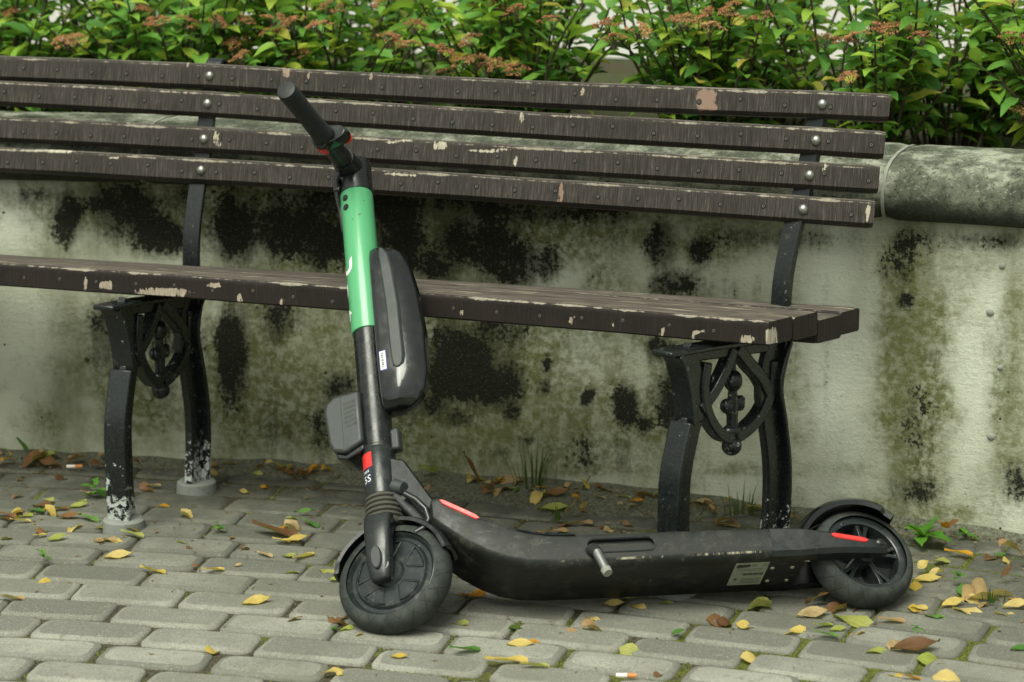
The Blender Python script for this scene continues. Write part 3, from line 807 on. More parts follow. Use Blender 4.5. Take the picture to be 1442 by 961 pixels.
def frame(fr):
    mtx = Matrix.Translation(fr['o'] - BO) @ Matrix.Rotation(-fr['az'], 4, 'Z')
    k = 0.085 if fr is RF else 0.13
    zt = lambda v: 0.438 - max(0, v)*k                 # underside of the seat
    def put(name, *ribs, bev=0.003):
        mb = MB()
        for r_ in ribs: mb.rings(r_, True, True)
        o = part(name, mb, M['iron'], bench, angle=40, bevel=bev); o.matrix_local = mtx
        return o
    fl = [(-0.010,0.018),(-0.014,0.10),(-0.012,0.20),(0.006,0.27),(0.018,0.305)]
    web = [(v+0.026, z) for v, z in fl]
    put('front_leg', strap(fl, 0.046, 0.010), strap(web, 0.016, 0.046))
    up_ = [(0.030,0.300),(0.020,0.36),(0.002,0.41),(-0.012,zt(0)-0.010)]
    put('leg_knee', strap(up_, 0.044, 0.012), strap([(v+0.026, z-0.002) for v, z in up_], 0.016, 0.046))
    rl = [(0.282,0.018),(0.290,0.10),(0.288,0.18),(0.272,0.26),(0.258,0.32),(0.270,0.37),(0.284,zt(.28)-0.012)]
    put('rear_leg', strap([(v+0.016, z) for v, z in rl], 0.046, 0.010), strap([(v-0.008, z) for v, z in rl], 0.016, 0.046))
    bs = [(0.294,zt(.28)-0.03),(0.298,0.50),(0.322,0.59),(0.348,0.65),(0.372,0.73),(0.392,0.80),(0.398,0.825 if fr is LF else 0.80)]
    sh = 0.052
    put('back_support', strap([(v-0.004, z) for v, z in bs], 0.036, 0.009), strap([(v+0.010, z) for v, z in bs], 0.012, 0.022))
    dz_ = -0.018 if fr is LF else -0.045
    curl = [(v_, z_ + dz_) for v_, z_ in ((0.396,0.838),(0.403,0.858),(0.417,0.864),(0.429,0.854),(0.427,0.840),(0.415,0.836))]
    put('scroll_end', strap(curl, 0.034, 0.006), bev=0.0015)
    put('seat_bearer', strap([(-0.040,zt(0)-0.004),(0.10,zt(.10)-0.004),(0.22,zt(.22)-0.004),(0.300,zt(.30)-0.004)], 0.044, 0.010, 3), strap([(0.0,zt(0)-0.018),(0.30,zt(.30)-0.018)], 0.014, 0.02, 3))
    put('ornament_strap', strap([(0.075,0.400),(0.068,0.35),(0.085,0.30),(0.120,0.262),(0.150,0.250)], 0.026, 0.020), strap([(0.060,0.318),(0.10,0.345),(0.135,0.385),(0.150,zt(.15)-0.012)], 0.024, 0.020))
    put('ornament_strap', strap([(0.268,0.372),(0.262,0.32),(0.236,0.28),(0.196,0.258),(0.160,0.250)], 0.026, 0.022), strap([(0.262,0.300),(0.232,0.345),(0.195,0.378),(0.160,zt(.16)-0.012)], 0.024, 0.024))
    mb = MB()
    c = 0.158
    mb.ball((0, c, 0.352), (0.017, 0.017, 0.020), 14, 10)
    mb.tube([(0,c,0.40),(0,c,0.352),(0,c,0.30),(0,c,0.235)], [0.004,0.007,0.011,0.009], 10)
    for s_ in (-1, 1):                                # two rolled lobes under the bud
        mb.ball((0, c + s_*0.0165, 0.309), (0.012, 0.0125, 0.0135), 14, 10)
        mb.tube([(0.004, c + s_*(0.0165 + 0.0085*math.cos(a_)), 0.309 + 0.0095*math.sin(a_)) for a_ in [0.5+0.4*q for q in range(14)]], 0.0052, 8)
    mb.ball((0, c, 0.234), (0.018, 0.0185, 0.018), 14, 10)
    mb.ball((0, c, 0.262), (0.014, 0.022, 0.012), 14, 8)
    o = part('ornament_pendant', mb, M['iron'], bench); o.matrix_local = mtx
    for v in (0.006, 0.286):
        mb = MB(); mb.lathe([(0.0001,0.020),(0.034,0.020),(0.039,0.016),(0.040,0.0),(0.041,-0.03)], 24)
        o = part('foot_plate', mb, M['pad'], bench); o.matrix_local = mtx @ Matrix.Translation((0, v, 0))
for fr in FR: frame(fr)

# ------------------------------------------------------------------ electric scooter, leaning back against the seat edge
PHI, STEER = R(43), R(27)
fc = on_z(556, 896); rc = on_z(1226, 861)
yaw = math.atan2(rc.y - fc.y, rc.x - fc.x)
scooter = empty('electric_scooter', fc + Vector((0, 0, 0.004)), (-PHI, 0, yaw))
tag(scooter, 'black rental electric scooter with mint green stem leaning against the bench seat', 'scooter')
ST = Matrix.Rotation(-STEER, 4, 'Z')              # everything that turns with the handlebar
WB = (rc - fc).length

def tyre(c, r, half, rim_r, MM, name_r, mat_n=22):
    mb = MB(); prof = []
    nsec = 12
    for k in range(nsec + 1):
        a = math.pi*k/nsec
        prof.append((rim_r + (r-rim_r)*math.sin(a)**0.75, -half*math.cos(a)))
    n = 72; vs_ = []; fs = []; uv = []
    for i in range(n):
        an = 2*math.pi*i/n
        vs_ += [(q*math.cos(an), h, q*math.sin(an)) for q, h in prof]
    m_ = len(prof)
    for i in range(n):
        i2 = (i+1) % n
        for j in range(m_-1):
            fs.append((i*m_+j, i2*m_+j, i2*m_+j+1, i*m_+j+1))
            u0, u1 = i/n*mat_n, (i+1)/n*mat_n; v0, v1 = -1+2*j/(m_-1), -1+2*(j+1)/(m_-1)
            uv.append([(u0,v0),(u1,v0),(u1,v1),(u0,v1)])
    mb.add(vs_, fs, MM @ Matrix.Translation(c), uv)
    return mb

# front wheel: closed motor disc with ridged wedges
FW = (0.010, 0, 0.096)
fwm = ST @ Matrix.Translation(FW) @ Matrix.Rotation(R(-9), 4, 'X')
mb = MB()
mb.lathe([(0.0001,-.028),(0.022,-.028),(0.026,-.022),(0.062,-.020),(0.066,-.015),(0.072,-.0145),(0.077,-.020),(0.081,-.019),(0.083,-.012),(0.083,.012),(0.081,.019),(0.062,.020),(0.026,.022),(0.0001,.024)], 56, fwm, 'Y')
fw = part('front_wheel', mb, M['wheel'], scooter)
for k in range(5):
    a = R(20 + 72*k); mb = MB()
    def pt(r, t, y=-0.0215): return (r*math.cos(t), y, r*math.sin(t))
    h = R(22)
    loop = [pt(0.030, a-h*.45)] + [pt(0.059, a-h+2*h*q/6) for q in range(7)] + [pt(0.030, a+h*.45), pt(0.030, a-h*.45)]
    mb.tube(loop, 0.0019, 6, fwm)
    part('wheel_ridge', mb, M['wheel'], fw)
part('tyre', tyre((0,0,0), 0.100, 0.024, 0.080, fwm, ''), M['rubber'], fw)
mb = MB()
for s_ in (-1, 1): mb.tube([(0, s_*0.022, 0), (0, s_*0.05, 0)], 0.009, 12, fwm)
part('axle', mb, M['steel'], fw)

# fork: a crown under the bellows and two blades with bolt covers
mb = MB()
for s_ in (-1, 1):
    rs = []
    for z, hw, y0, y1 in ((0.078,0.010,.030,.047),(0.082,0.017,.029,.050),(0.098,0.020,.028,.052),(0.125,0.022,.028,.052),(0.16,0.023,.026,.051),(0.185,0.024,.014,.047),(0.205,0.025,.0,.040)):
        rs.append([(-hw,s_*y0,z),(hw,s_*y0,z),(hw,s_*(y1-.006),z),(hw*.6,s_*y1,z),(-hw*.6,s_*y1,z),(-hw,s_*(y1-.006),z)])
    mb.rings(rs, True, True, ST)
fork = part('fork', mb, M['plastic'], scooter, bevel=0.003)
for s_ in (-1, 1):
    mb = MB()
    mb.rings([[(hx*math.cos(t), s_*y, 0.118 + hz*math.sin(t)) for t in [2*math.pi*q/16 for q in range(16)]] for y, hx, hz in ((.050,.0095,.021),(.056,.0095,.021),(.058,.008,.019))], True, True, ST)
    part('bolt_cover', mb, M['boxgrey'], fork)
mb = MB(); prof = []
z = 0.196
mb.lathe([(0.0001,.194),(0.030,.194)] + [q for k in range(6) for q in ((0.034 - .0008*k, .198 + .0092*k), (0.0345 - .0008*k, .2018 + .0092*k), (0.0285 - .0006*k, .2050 + .0092*k))] + [(0.028,.254),(0.0001,.254)], 36, ST)
part('bellows', mb, M['bellows'], scooter)
# front mudguard
mb = MB(); rs = []
for k in range(31):
    a = R(14 + 152*k/30); e = 1 if 1 < k < 29 else 0.8
    rr = 0.1075
    rs.append([(r_*math.cos(a), y*e, r_*math.sin(a)) for y, r_ in ((-.030,rr-.010),(-.031,rr-.004),(-.024,rr+.001),(0,rr+.003),(.024,rr+.001),(.031,rr-.004),(.030,rr-.010),(.028,rr-.006),(0,rr),(-.028,rr-.006))])
mb.rings(rs, True, True, fwm)
part('front_mudguard', mb, M['plastic'], scooter)

# stem
mb = MB(); mb.lathe([(0.0001,.250),(0.0285,.250),(0.0290,.256),(0.0290,.335),(0.0278,.338),(0.0001,.338)], 36, ST)
head = part('head_tube', mb, M['plastic'], scooter)
mb = MB(); mb.lathe([(0.0278,.337),(0.0288,.3385),(0.0288,.343),(0.0272,.345),(0.0272,.59)], 36, ST)
stem = part('stem', mb, M['black'], scooter)
mb = MB(); mb.lathe([(0.0275,.575),(0.0298,.576),(0.0302,.578),(0.0302,.868),(0.0296,.870)], 40, ST)
sleeve = part('green_sleeve', mb, M['green'], scooter)
mb = MB(); mb.lathe([(0.029,.8695),(0.0315,.870),(0.0318,.873),(0.0318,.932),(0.0305,.9375),(0.026,.940),(0.0001,.9405)], 40, ST)
mb.tube([(0,-.018,.918),(0,-.055,.918)], [0.025,0.0215], 20, ST)
mb.tube([(0.0,.02,.905),(0.006,.036,.898)], [0.012,0.011], 14, ST)
head_cap = part('handlebar_clamp', mb, M['black'], scooter)
def on_stem(r, th, z):                            # th measured from the stem's rear side towards the near side
    return ST @ Vector((r*math.cos(th), -r*math.sin(th), z))
def patch(r, th0, th1, z0, z1, n=8):
    mb = MB(); mb.rings([[tuple(on_stem(r, th0 + (th1-th0)*k/n, z)) for k in range(n+1)] for z in (z0, z1)], False, False); return mb
for dz in (0.852, 0.832):
    mb = MB(); c = on_stem(0.0300, R(112), dz); nn = (on_stem(1, R(112), 0)).normalized()
    mb.tube([c, c + nn*0.0012], 0.0062, 16); mb.tube([c + nn*0.0011, c + nn*0.0024], [0.0050, 0.0042], 12)
    part('clamp_screw', mb, M['black'], sleeve)
def text_mesh(body, size, wrap, mat, parent, name):
    cu = bpy.data.curves.new('t', 'FONT'); cu.body = body; cu.size = size; cu.align_x = 'CENTER'; cu.align_y = 'CENTER'; cu.resolution_u = 3
    to = bpy.data.objects.new('t', cu); col.objects.link(to)
    dg = bpy.context.evaluated_depsgraph_get(); me = bpy.data.meshes.new_from_object(to.evaluated_get(dg))
    bpy.data.objects.remove(to); bpy.data.curves.remove(cu)
    me.name = name
    for v in me.vertices: v.co = wrap(v.co.x, v.co.y)
    me.materials.clear(); me.materials.append(mat)
    return link(name, me, None, parent)
# white lettering runs down the far-left flank of the sleeve, so only its edge shows
wrapS = lambda x, y: tuple(on_stem(0.0308, R(163) - y/0.0302, 0.665 - x))
text_mesh('Bolt', 0.080, wrapS, M['white'], sleeve, 'lettering')
text_mesh('|||', 0.022, lambda x, y: tuple(on_stem(0.0306, R(158) - y/0.0302, 0.795 - x)), M['ink'], sleeve, 'small_print')
for th, zz, w_ in ((60, .808, .0035), (42, .838, .002), (88, .800, .0012)):
    part('paint_chip', patch(0.0304, R(th), R(th+w_*2600), zz, zz+.002, 3), M['ink'], sleeve, smooth=False)
part('red_sticker', patch(0.0294, R(96), R(172), .301, .329), M['red'], head)
part('navy_sticker', patch(0.0293, R(100), R(172), .268, .301), M['navy'], head)
text_mesh('5S', 0.019, lambda x, y: tuple(on_stem(0.0297, R(122) - x/0.029, .279 + y)), M['white'], head, 'sticker_number')
text_mesh('max', 0.010, lambda x, y: tuple(on_stem(0.0297, R(126) - x/0.029, .2945 + y)), M['white'], head, 'sticker_print')
text_mesh('(', 0.012, lambda x, y: tuple(on_stem(0.0297, R(160) - x/0.029, .310 + y)), M['white'], head, 'sticker_print')
# latch on the rear of the stem
mb = MB(); mb.box((0.026,-.010,.332),(0.042,.012,.372), ST)
part('folding_latch', mb, M['boxgrey'], scooter, bevel=0.004)

# handlebar, only the near half shows
hb0, hbm = Vector((0,-.055,.918)), lambda y: ST @ Vector((0, y, .918))
mb = MB(); mb.tube([hbm(-.045), hbm(-.085), hbm(-.135), hbm(-.16)], [0.0195,0.0185,0.0175,0.0165], 20)
bar = part('handlebar', mb, M['black'], scooter)
mb = MB(); 
mb.tube([hbm(y) for y in (-.138,-.142,-.150,-.20,-.26,-.288,-.296,-.298)], [0.0195,0.0210,0.0188,0.0176,0.0178,0.0186,0.0170,0.011], 24)
grip = part('handle_grip', mb, M['grip'], scooter)
mb = MB()                                         # throttle collar: a ring drawn out to a lobe on the rear side
rs = []
for y, e in ((-.112,.90),(-.116,1.0),(-.134,1.0),(-.139,.94)):
    g = []
    for q in range(28):
        t = 2*math.pi*q/28; rr = 0.0245*e
        x = rr*math.cos(t); z_ = rr*math.sin(t)
        if math.cos(t) > 0.2: x += 0.020*((math.cos(t)-.2)/.8)**0.7*e; z_ *= 0.80
        g.append(tuple(ST @ Vector((x, y, .918 + z_))))
    rs.append(g)
mb.rings(rs, True, True)
thr = part('throttle_collar', mb, M['gloss'], scooter, bevel=0.0015)
mb = MB(); g0 = []
for rr, yy in ((0.0252,-.1155),(0.0252,-.1315)):
    g0.append([tuple(ST @ Vector((rr*math.cos(t), yy, .918 + rr*math.sin(t)))) for t in [R(222 + 48*q/8) for q in range(9)]])
mb.rings(g0, False, False); part('red_button', mb, M['red'], thr)
mb = MB(); mb.rings([[tuple(ST @ Vector((x, y, .918 + z_))) for x, z_ in ((.030,-.011),(.042,-.008),(.044,.004),(.034,.010),(.026,.002))] for y in (-.1115,-.1085)], True, True)
part('throttle_tab', mb, M['orange'], thr)
mb = MB(); mb.tube([ST @ Vector(p) for p in ((-.012,-.040,.905),(-.024,-.034,.890),(-.031,-.02,.868),(-.031,-.008,.84),(-.0305,-.002,.80))], 0.0042, 8)
part('brake_cable', mb, M['gloss'], scooter)
mb = MB(); mb.box((-.034,-.030,.872),(-.020,-.010,.900), ST); part('cable_clip', mb, M['gloss'], scooter, bevel=.003)

# external battery pack on the rear of the stem
mb = MB(); rs = []
def pack_ring(z, x0, x1, hw, ch):
    # section in x (away from stem) and y; 12 points with a faceted outer face
    return [(x0,-hw*.80,z),(x0+.012,-hw,z),(x0+(x1-x0)*.45,-hw,z),(x0+(x1-x0)*.55,-hw*.97,z),(x1-.012,-hw*.55,z),(x1,-hw*.30,z),(x1,hw*.30,z),(x1-.012,hw*.55,z),(x0+(x1-x0)*.55,hw*.97,z),(x0+(x1-x0)*.45,hw,z),(x0+.012,hw,z),(x0,hw*.80,z)]
for z_, x1, hw in ((.404,.056,.012),(.408,.072,.021),(.418,.087,.029),(.437,.099,.034),(.47,.106,.0365),(.55,.107,.0370),(.63,.101,.0365),(.68,.092,.035),(.716,.079,.031),(.732,.064,.024),(.739,.050,.012)):
    rs.append(pack_ring(z_, 0.022, x1, hw, 0))
mb.rings(rs, True, True, ST)
pack = part('battery_pack', mb, M['gloss'], scooter, bevel=0.004, angle=28)
for s_ in (-1, 1):
    mb = MB()                                    # raised grey rib along each flank
    out = []
    for z_, c, w_ in ((.472,.063,.004),(.478,.063,.011),(.495,.063,.0140),(.60,.062,.0140),(.67,.058,.0130),(.707,.053,.011),(.723,.049,.004)):
        y = .0364 if z_ < .68 else .0364 - (z_-.68)*.12
        out.append([(c-w_,s_*(y-.004),z_),(c-w_*.7,s_*(y+.003),z_),(c+w_*.7,s_*(y+.002),z_),(c+w_,s_*(y-.006),z_)])
    mb.rings(out, True, True, ST)
    part('pack_rib', mb, M['boxgrey'], pack, bevel=0.002, angle=25)
mb = MB(); yv = -.0368
mb.add([tuple(ST @ Vector(p)) for p in ((.030,yv,.473),(.043,yv,.473),(.043,yv,.512),(.030,yv,.512))], [(0,1,2,3)])
part('barcode_border', mb, M['blue'], pack, smooth=False)
mb = MB(); yv = -.0373
mb.add([tuple(ST @ Vector(p)) for p in ((.0312,yv,.4745),(.0418,yv,.4745),(.0418,yv,.5105),(.0312,yv,.5105))], [(0,1,2,3)])
bc = part('barcode_label', mb, M['white'], pack, smooth=False)
mb = MB(); yv = -.0377; z_ = .478; k = 0
while z_ < .507:
    w_ = (.0012,.0007,.0018,.0009)[k % 4]
    mb.add([tuple(ST @ Vector(p)) for p in ((.0335,yv,z_),(.0385,yv,z_),(.0385,yv,z_+w_),(.0335,yv,z_+w_))], [(0,1,2,3)]); z_ += w_ + (.0011,.0016,.0009)[k % 3]; k += 1
part('barcode_bars', mb, M['ink'], pack, smooth=False)

# grey electronics box on the front of the stem
mb = MB()
poly = [(-.016,.352),(-.050,.338),(-.072,.346),(-.079,.362),(-.084,.425),(-.080,.441),(-.064,.452),(-.016,.452)]
mb.prism(poly, -.032, .032, 'y', ST)
box = part('electronics_box', mb, M['boxgrey'], scooter, bevel=0.006, seg=3)
mb = MB(); mb.prism([(-.016,.338),(-.048,.326),(-.066,.331),(-.070,.345),(-.050,.3365),(-.016,.350)], -.027, .027, 'y', ST)
part('box_base', mb, M['gloss'], box, bevel=0.003)
mb = MB(); mb.box((-.0512,-.0326,.340),(-.0503,-.0318,.452), ST); part('box_seam', mb, M['ink'], box)
for k in range(6):
    mb = MB(); zq = .384 + .0088*k
    mb.add([tuple(ST @ Vector(p)) for p in ((-.046,-.0323,zq),(-.024,-.0323,zq+.003),(-.024,-.0323,zq+.0078),(-.046,-.0323,zq+.0048))], [(0,1,2,3)])
    part('vent_slot', mb, M['ink'], box, smooth=False)

# neck bracket and hook
mb = MB(); mb.prism([(.012,.318),(.040,.312),(.090,.222),(.100,.185),(.080,.168),(.050,.190),(.012,.240)], -.024, .024)
neck = part('neck_bracket', mb, M['plastic'], scooter, bevel=0.005)
mb = MB(); mb.tube([(.020,-.018,.262),(.034,-.030,.252)], [0.014,0.011], 14); part('neck_pivot', mb, M['boxgrey'], neck)
mb = MB(); mb.tube([(.034,-.034,.240),(.050,-.040,.226),(.066,-.042,.206),(.070,-.042,.186),(.060,-.040,.172),(.046,-.036,.166)], 0.0055, 10)
part('hook', mb, M['plastic'], neck)
mb = MB(); mb.ball((.078,-.0245,.214), .0035, 10, 6); part('neck_screw', mb, M['steel'], neck)

# deck: lofted body, curved up to the neck
mb = MB(); rs = []
st_ = [(.072,.052,.176,.208),(.075,.060,.168,.215),(.085,.0645,.156,.2155),(.105,.068,.138,.203),(.13,.071,.117,.186),(.16,.0735,.098,.168),(.19,.075,.084,.1535),(.225,.075,.0755,.1415),(.26,.075,.0725,.1345),(.30,.075,.0715,.1318),(.45,.075,.071,.1295),(.60,.075,.071,.1270),(.66,.075,.071,.1255),(.690,.074,.072,.122),(.700,.070,.074,.120)]
for x, w, z0, z1 in st_:
    b = min(.012, (z1-z0)*.28); t = .006
    rs.append([(x,-w+.016,z0),(x,-w+.006,z0+b*.35),(x,-w+.0005,z0+b),(x,-w,z0+b+.003),(x,-w,z1-t-.003),(x,-w+t*.35,z1-t*.35),(x,-w+t,z1),(x,0,z1+.001),(x,w-t,z1),(x,w-t*.35,z1-t*.35),(x,w,z1-t-.003),(x,w,z0+b+.003),(x,w-.0005,z0+b),(x,w-.006,z0+b*.35),(x,w-.016,z0),(x,0,z0)])
mb.rings(rs, True, True)
deck = part('deck', mb, M['deck'], scooter, angle=35)
# recessed slot in the near side
def stadium(cx, cz, L, H, y, n=8):
    return [(cx + L + H*math.cos(t), y, cz + H*math.sin(t)) for t in [R(-90+180*k/n) for k in range(n+1)]] + [(cx - L + H*math.cos(t), y, cz + H*math.sin(t)) for t in [R(90+180*k/n) for k in range(n+1)]]
cut = MB(); cut.rings([stadium(.383,.1068,.046,.0115,-.09), stadium(.383,.1068,.046,.0105,-.0665)], True, True)
cutter = part('cutter', cut, None, None); cutter.parent = scooter
bm_ = deck.modifiers.new('slot', 'BOOLEAN'); bm_.object = cutter; bm_.operation = 'DIFFERENCE'; bm_.solver = 'EXACT'
bpy.context.view_layer.update()
dg = bpy.context.evaluated_depsgraph_get()
nm = bpy.data.meshes.new_from_object(deck.evaluated_get(dg)); deck.modifiers.clear(); deck.data = nm; nm.name = 'deck'
nm.shade_smooth(); nm.set_sharp_from_angle(angle=R(35))
bpy.data.objects.remove(cutter)
mb = MB(); rim = stadium(.383,.1068,.046,.0125,-.0752); mb.tube(rim + [rim[0]], 0.0014, 6)
part('slot_rim', mb, M['plastic'], deck)
mb = MB(); mb.rings([[(x, y, z1 + dz) for y, dz in ((-.062,.0012),(0,.0026),(.062,.0012))] for x, z1 in ((.245,.1372),(.30,.1318),(.45,.1295),(.60,.127),(.68,.1235))], False, False)
part('foot_mat', mb, M['decktop'], deck)
mb = MB(); mb.rings([[(x, -w_-.0008, z1-.0035), (x, -w_+.002, z1+.0012), (x, -w_+.02, z1+.0022)] for x, w_, z1 in ((.21,.075,.1465),(.24,.075,.138),(.27,.075,.1335),(.305,.075,.1317),(.308,.075,.1300))], False, False)
part('edge_trim', mb, M['plastic'], deck)
# red reflectors
def bar_on(pts, w_, h, name, m, parent):
    mb = MB(); n_ = 14; out = []
    for i in range(n_+1):
        t = i/n_; p = Vector(pts[0]).lerp(Vector(pts[1]), t); e = math.sqrt(max(0, 1-(2*t-1)**10))*.98 + .02
        out.append([(p.x, p.y - h*(1 if abs(q) < .8 else .2), p.z + w_*e*q) for q in (-1,-.7,0,.7,1)])
    mb.rings(out, False, False)
    return part(name, mb, m, parent)
bar_on(((.087,-.0660,.2085),(.150,-.0728,.1685)), .0052, .0022, 'front_reflector', M['red'], deck)
# label, print and screws on the underside
zb = .0704
mb = MB(); zc_ = lambda x, y: (x, y, zb)
mb.add([zc_(.578,.031),zc_(.578,-.058),zc_(.637,-.058),zc_(.637,.031)], [(0,1,2,3)]); lab = part('data_label', mb, M['label'], deck, smooth=False)
zt_ = zb - .0004
mb = MB(); mb.add([(x, y, zt_) for x, y in ((.5815,-.041),(.583,-.051),(.604,-.051),(.606,-.046),(.604,-.041),(.583,-.038))], [(0,1,2,3,4,5)]); part('label_badge', mb, M['ink'], lab, smooth=False)
ul = lambda cx, cy: (lambda x, y: (cx - x, cy - y*1.35, zt_))
text_mesh('FC', .0085, ul(.6315,-.047), M['ink'], lab, 'label_print')
text_mesh('CE', .0075, ul(.6125,-.047), M['ink'], lab, 'label_print')
mb = MB(); x = .598; k = 0
while x < .633:
    w_ = (.0011,.0022,.0016,.0008)[k % 4]; mb.add([(x,-.017,zt_),(x+w_,-.017,zt_),(x+w_,-.008,zt_),(x,-.008,zt_)], [(0,1,2,3)]); x += w_ + (.0007,.0012)[k % 2]; k += 1
part('label_barcode', mb, M['ink'], lab, smooth=False)
mb = MB(); mb.tube([(.5885+.0022*math.cos(t), .006+.003*math.sin(t), zt_) for t in [R(40*q) for q in range(10)]], .0007, 5); part('label_mark', mb, M['ink'], lab)
for k in range(4):
    mb = MB(); y = .004 + .006*k; mb.add([(.598,y,zt_),(.632,y,zt_),(.632,y+.0012,zt_),(.598,y+.0012,zt_)], [(0,1,2,3)]); part('label_line', mb, M['boxgrey'], lab, smooth=False)
for k in range(2):
    mb = MB(); y = -.034 + .007*k; mb.add([(.585,y,zt_),(.630,y,zt_),(.630,y+.0010,zt_),(.585,y+.0010,zt_)], [(0,1,2,3)]); part('label_line', mb, M['boxgrey'], lab, smooth=False)
for x, y in ((.646,-.031),(.681,-.030),(.648,.021),(.682,.022)):
    mb = MB(); mb.ball((x, y, .0708), (.0044,.0044,.0022), 12, 8); part('deck_screw', mb, M['dimp'], deck)
# rear arms, wheel and mudguard
for s_ in (-1, 1):
    mb = MB(); rs = []
    for x, z0, z1, y0, y1 in ((.640,.074,.1262,.060,.0768),(.690,.073,.1225,.050,.0775),(.72,.0745,.1175,.047,.0775),(.76,.075,.110,.046,.0765),(.80,.0735,.1015,.046,.0745),(.83,.0730,.097,.046,.071),(.842,.076,.094,.047,.066)):
        c_ = .004
        rs.append([(x,s_*y0,z0),(x,s_*(y1-c_*1.5),z0),(x,s_*y1,z0+c_*2),(x,s_*y1,z1-c_),(x,s_*(y1-c_),z1),(x,s_*y0,z1)])
    mb.rings(rs, True, True)
    arm = part('rear_arm', mb, M['plastic'], scooter, angle=30)
    if s_ < 0:
        bar_on(((.744,-.0772,.1065),(.808,-.0745,.0935)), .0046, .0018, 'rear_reflector', M['red'], arm)
        mb = MB(); mb.ball((.828,-.0690,.0905), (.009,.006,.008), 14, 8); part('axle_cap', mb, M['plastic'], arm)
RW = (WB, 0, .0925)
rwm = Matrix.Translation(RW) @ Matrix.Rotation(R(11), 4, 'Z') @ Matrix.Rotation(R(-8), 4, 'X')
mb = MB()
mb.lathe([(.062,-.018),(.068,-.021),(.075,-.020),(.077,-.012),(.077,.012),(.075,.020),(.068,.021),(.062,.018),(.0605,.006),(.0605,-.006),(.062,-.018)], 56, rwm, 'Y')
mb.lathe([(.0001,-.026),(.014,-.026),(.018,-.021),(.018,.021),(.014,.026),(.0001,.026)], 28, rwm, 'Y')
rw = part('rear_wheel', mb, M['wheel'], scooter)
for k in range(5):
    a = R(8 + 72*k)
    for da in (-7, 7):
        mb = MB(); b = a + R(da)
        rs = []
        for rr, sp, th_ in ((.013,.45,.0045),(.030,.55,.0034),(.048,.85,.0032),(.063,1.15,.0042)):
            ang = a + R(da)*sp; cx, cz = rr*math.cos(ang), rr*math.sin(ang); tx, tz = -math.sin(ang), math.cos(ang)
            rs.append([(cx+tx*q*th_, y, cz+tz*q*th_) for q, y in ((-1,-.014),(1,-.014),(1,.014),(-1,.014))])
        mb.rings(rs, True, True, rwm); part('spoke', mb, M['wheel'], rw, bevel=.001)
mb = MB(); mb.lathe([(.018,.004),(.0605,.004),(.0605,.006),(.018,.006)], 40, rwm, 'Y'); part('wheel_disc', mb, M['gloss'], rw)
part('tyre', tyre((0,0,0), .0925, .0265, .074, rwm, '', 20), M['rubber'], rw)
mb = MB(); mb.tube([(WB,-.062,.0925),(WB,.062,.0925)], .008, 12); part('axle', mb, M['steel'], rw)
mb = MB(); rs = []
for k in range(31):
    a = R(176 - 132*k/30); e = 1 if k > 2 and k < 28 else .82
    rr = .112 if k > 5 else .112 - (5-k)*.001
    rs.append([(RW[0] - .014 + r_*math.cos(a), y*e, RW[2] - .008 + r_*math.sin(a)) for y, r_ in ((-.038,rr-.016),(-.040,rr-.008),(-.033,rr-.001),(-.018,rr+.003),(.018,rr+.003),(.033,rr-.001),(.040,rr-.008),(.038,rr-.016),(.036,rr-.008),(.017,rr-.001),(-.017,rr-.001),(-.036,rr-.008))])
mb.rings(rs, True, True)
part('rear_mudguard', mb, M['gloss'], scooter)
# kickstand, swung out
mb = MB(); mb.tube([(.330,-.066,.101),(.333,-.082,.098),(.338,-.092,.086)], [.0105,.0105,.0095], 14)
ks = part('kickstand', mb, M['grip'], scooter)
mb = MB(); mb.tube([(.337,-.0915,.088),(.346,-.103,.050)], [.0085,.0078], 12); part('kickstand_leg', mb, M['steel'], ks)
mb = MB(); mb.tube([(.3455,-.1025,.051),(.348,-.1055,.042)], [.0092,.0080], 12); part('kickstand_tip', mb, M['mortar'], ks)

# ------------------------------------------------------------------ shrubs in the bed behind the wall
def leaf_mesh(name, seed, L=0.06, W=0.025, fold=0.35, droop=0.35, st=6, serr=0.0, tip=1.0, curl=0.0):
    r = random.Random(seed); mb = MB(); vs_ = []; uvp = []
    ang = 0.0; x = z = 0.0
    for i in range(st + 1):
        t = i/st
        w = W/2*(math.sin(math.pi*min(1, (t*0.96+.02))**(0.78*tip)))**0.9 if i < st else 0.0006
        if i == 0: w = 0.0009
        w *= 1 + serr*r.uniform(-1, 1)
        zz = w*fold*(1+.4*r.uniform(-1,1)); c = curl*math.sin(t*5+seed)*W*.3
        vs_ += [(x, -w, z+zz+c), (x, 0, z), (x, w, z+zz*(1+.3*r.uniform(-1,1))-c)]
        uvp += [(-1, t), (0, t), (1, t)]
        ang -= droop/st*(1+.5*r.uniform(-1,1)); x += math.cos(ang)*L/st; z += math.sin(ang)*L/st
    fs = []; uv = []
    for i in range(st):
        for j in (0, 1):
            f = (i*3+j, (i+1)*3+j, (i+1)*3+j+1, i*3+j+1); fs.append(f); uv.append([uvp[q] for q in f])
    mb.add(vs_, fs, None, uv)
    return mb
LEAVES = [leaf_mesh('leaf', k, L=(.046,.066,.078,.056,.070)[k], W=(.024,.032,.035,.028,.027)[k], fold=(.25,.4,.5,.3,.55)[k], droop=(.3,.55,.8,.1,.5)[k], st=6, serr=.07) for k in range(5)]
leaf_me = [l.mesh('leaf', True, 80, False) for l in LEAVES]
for m_ in leaf_me: m_.materials.append(M['leaf'])
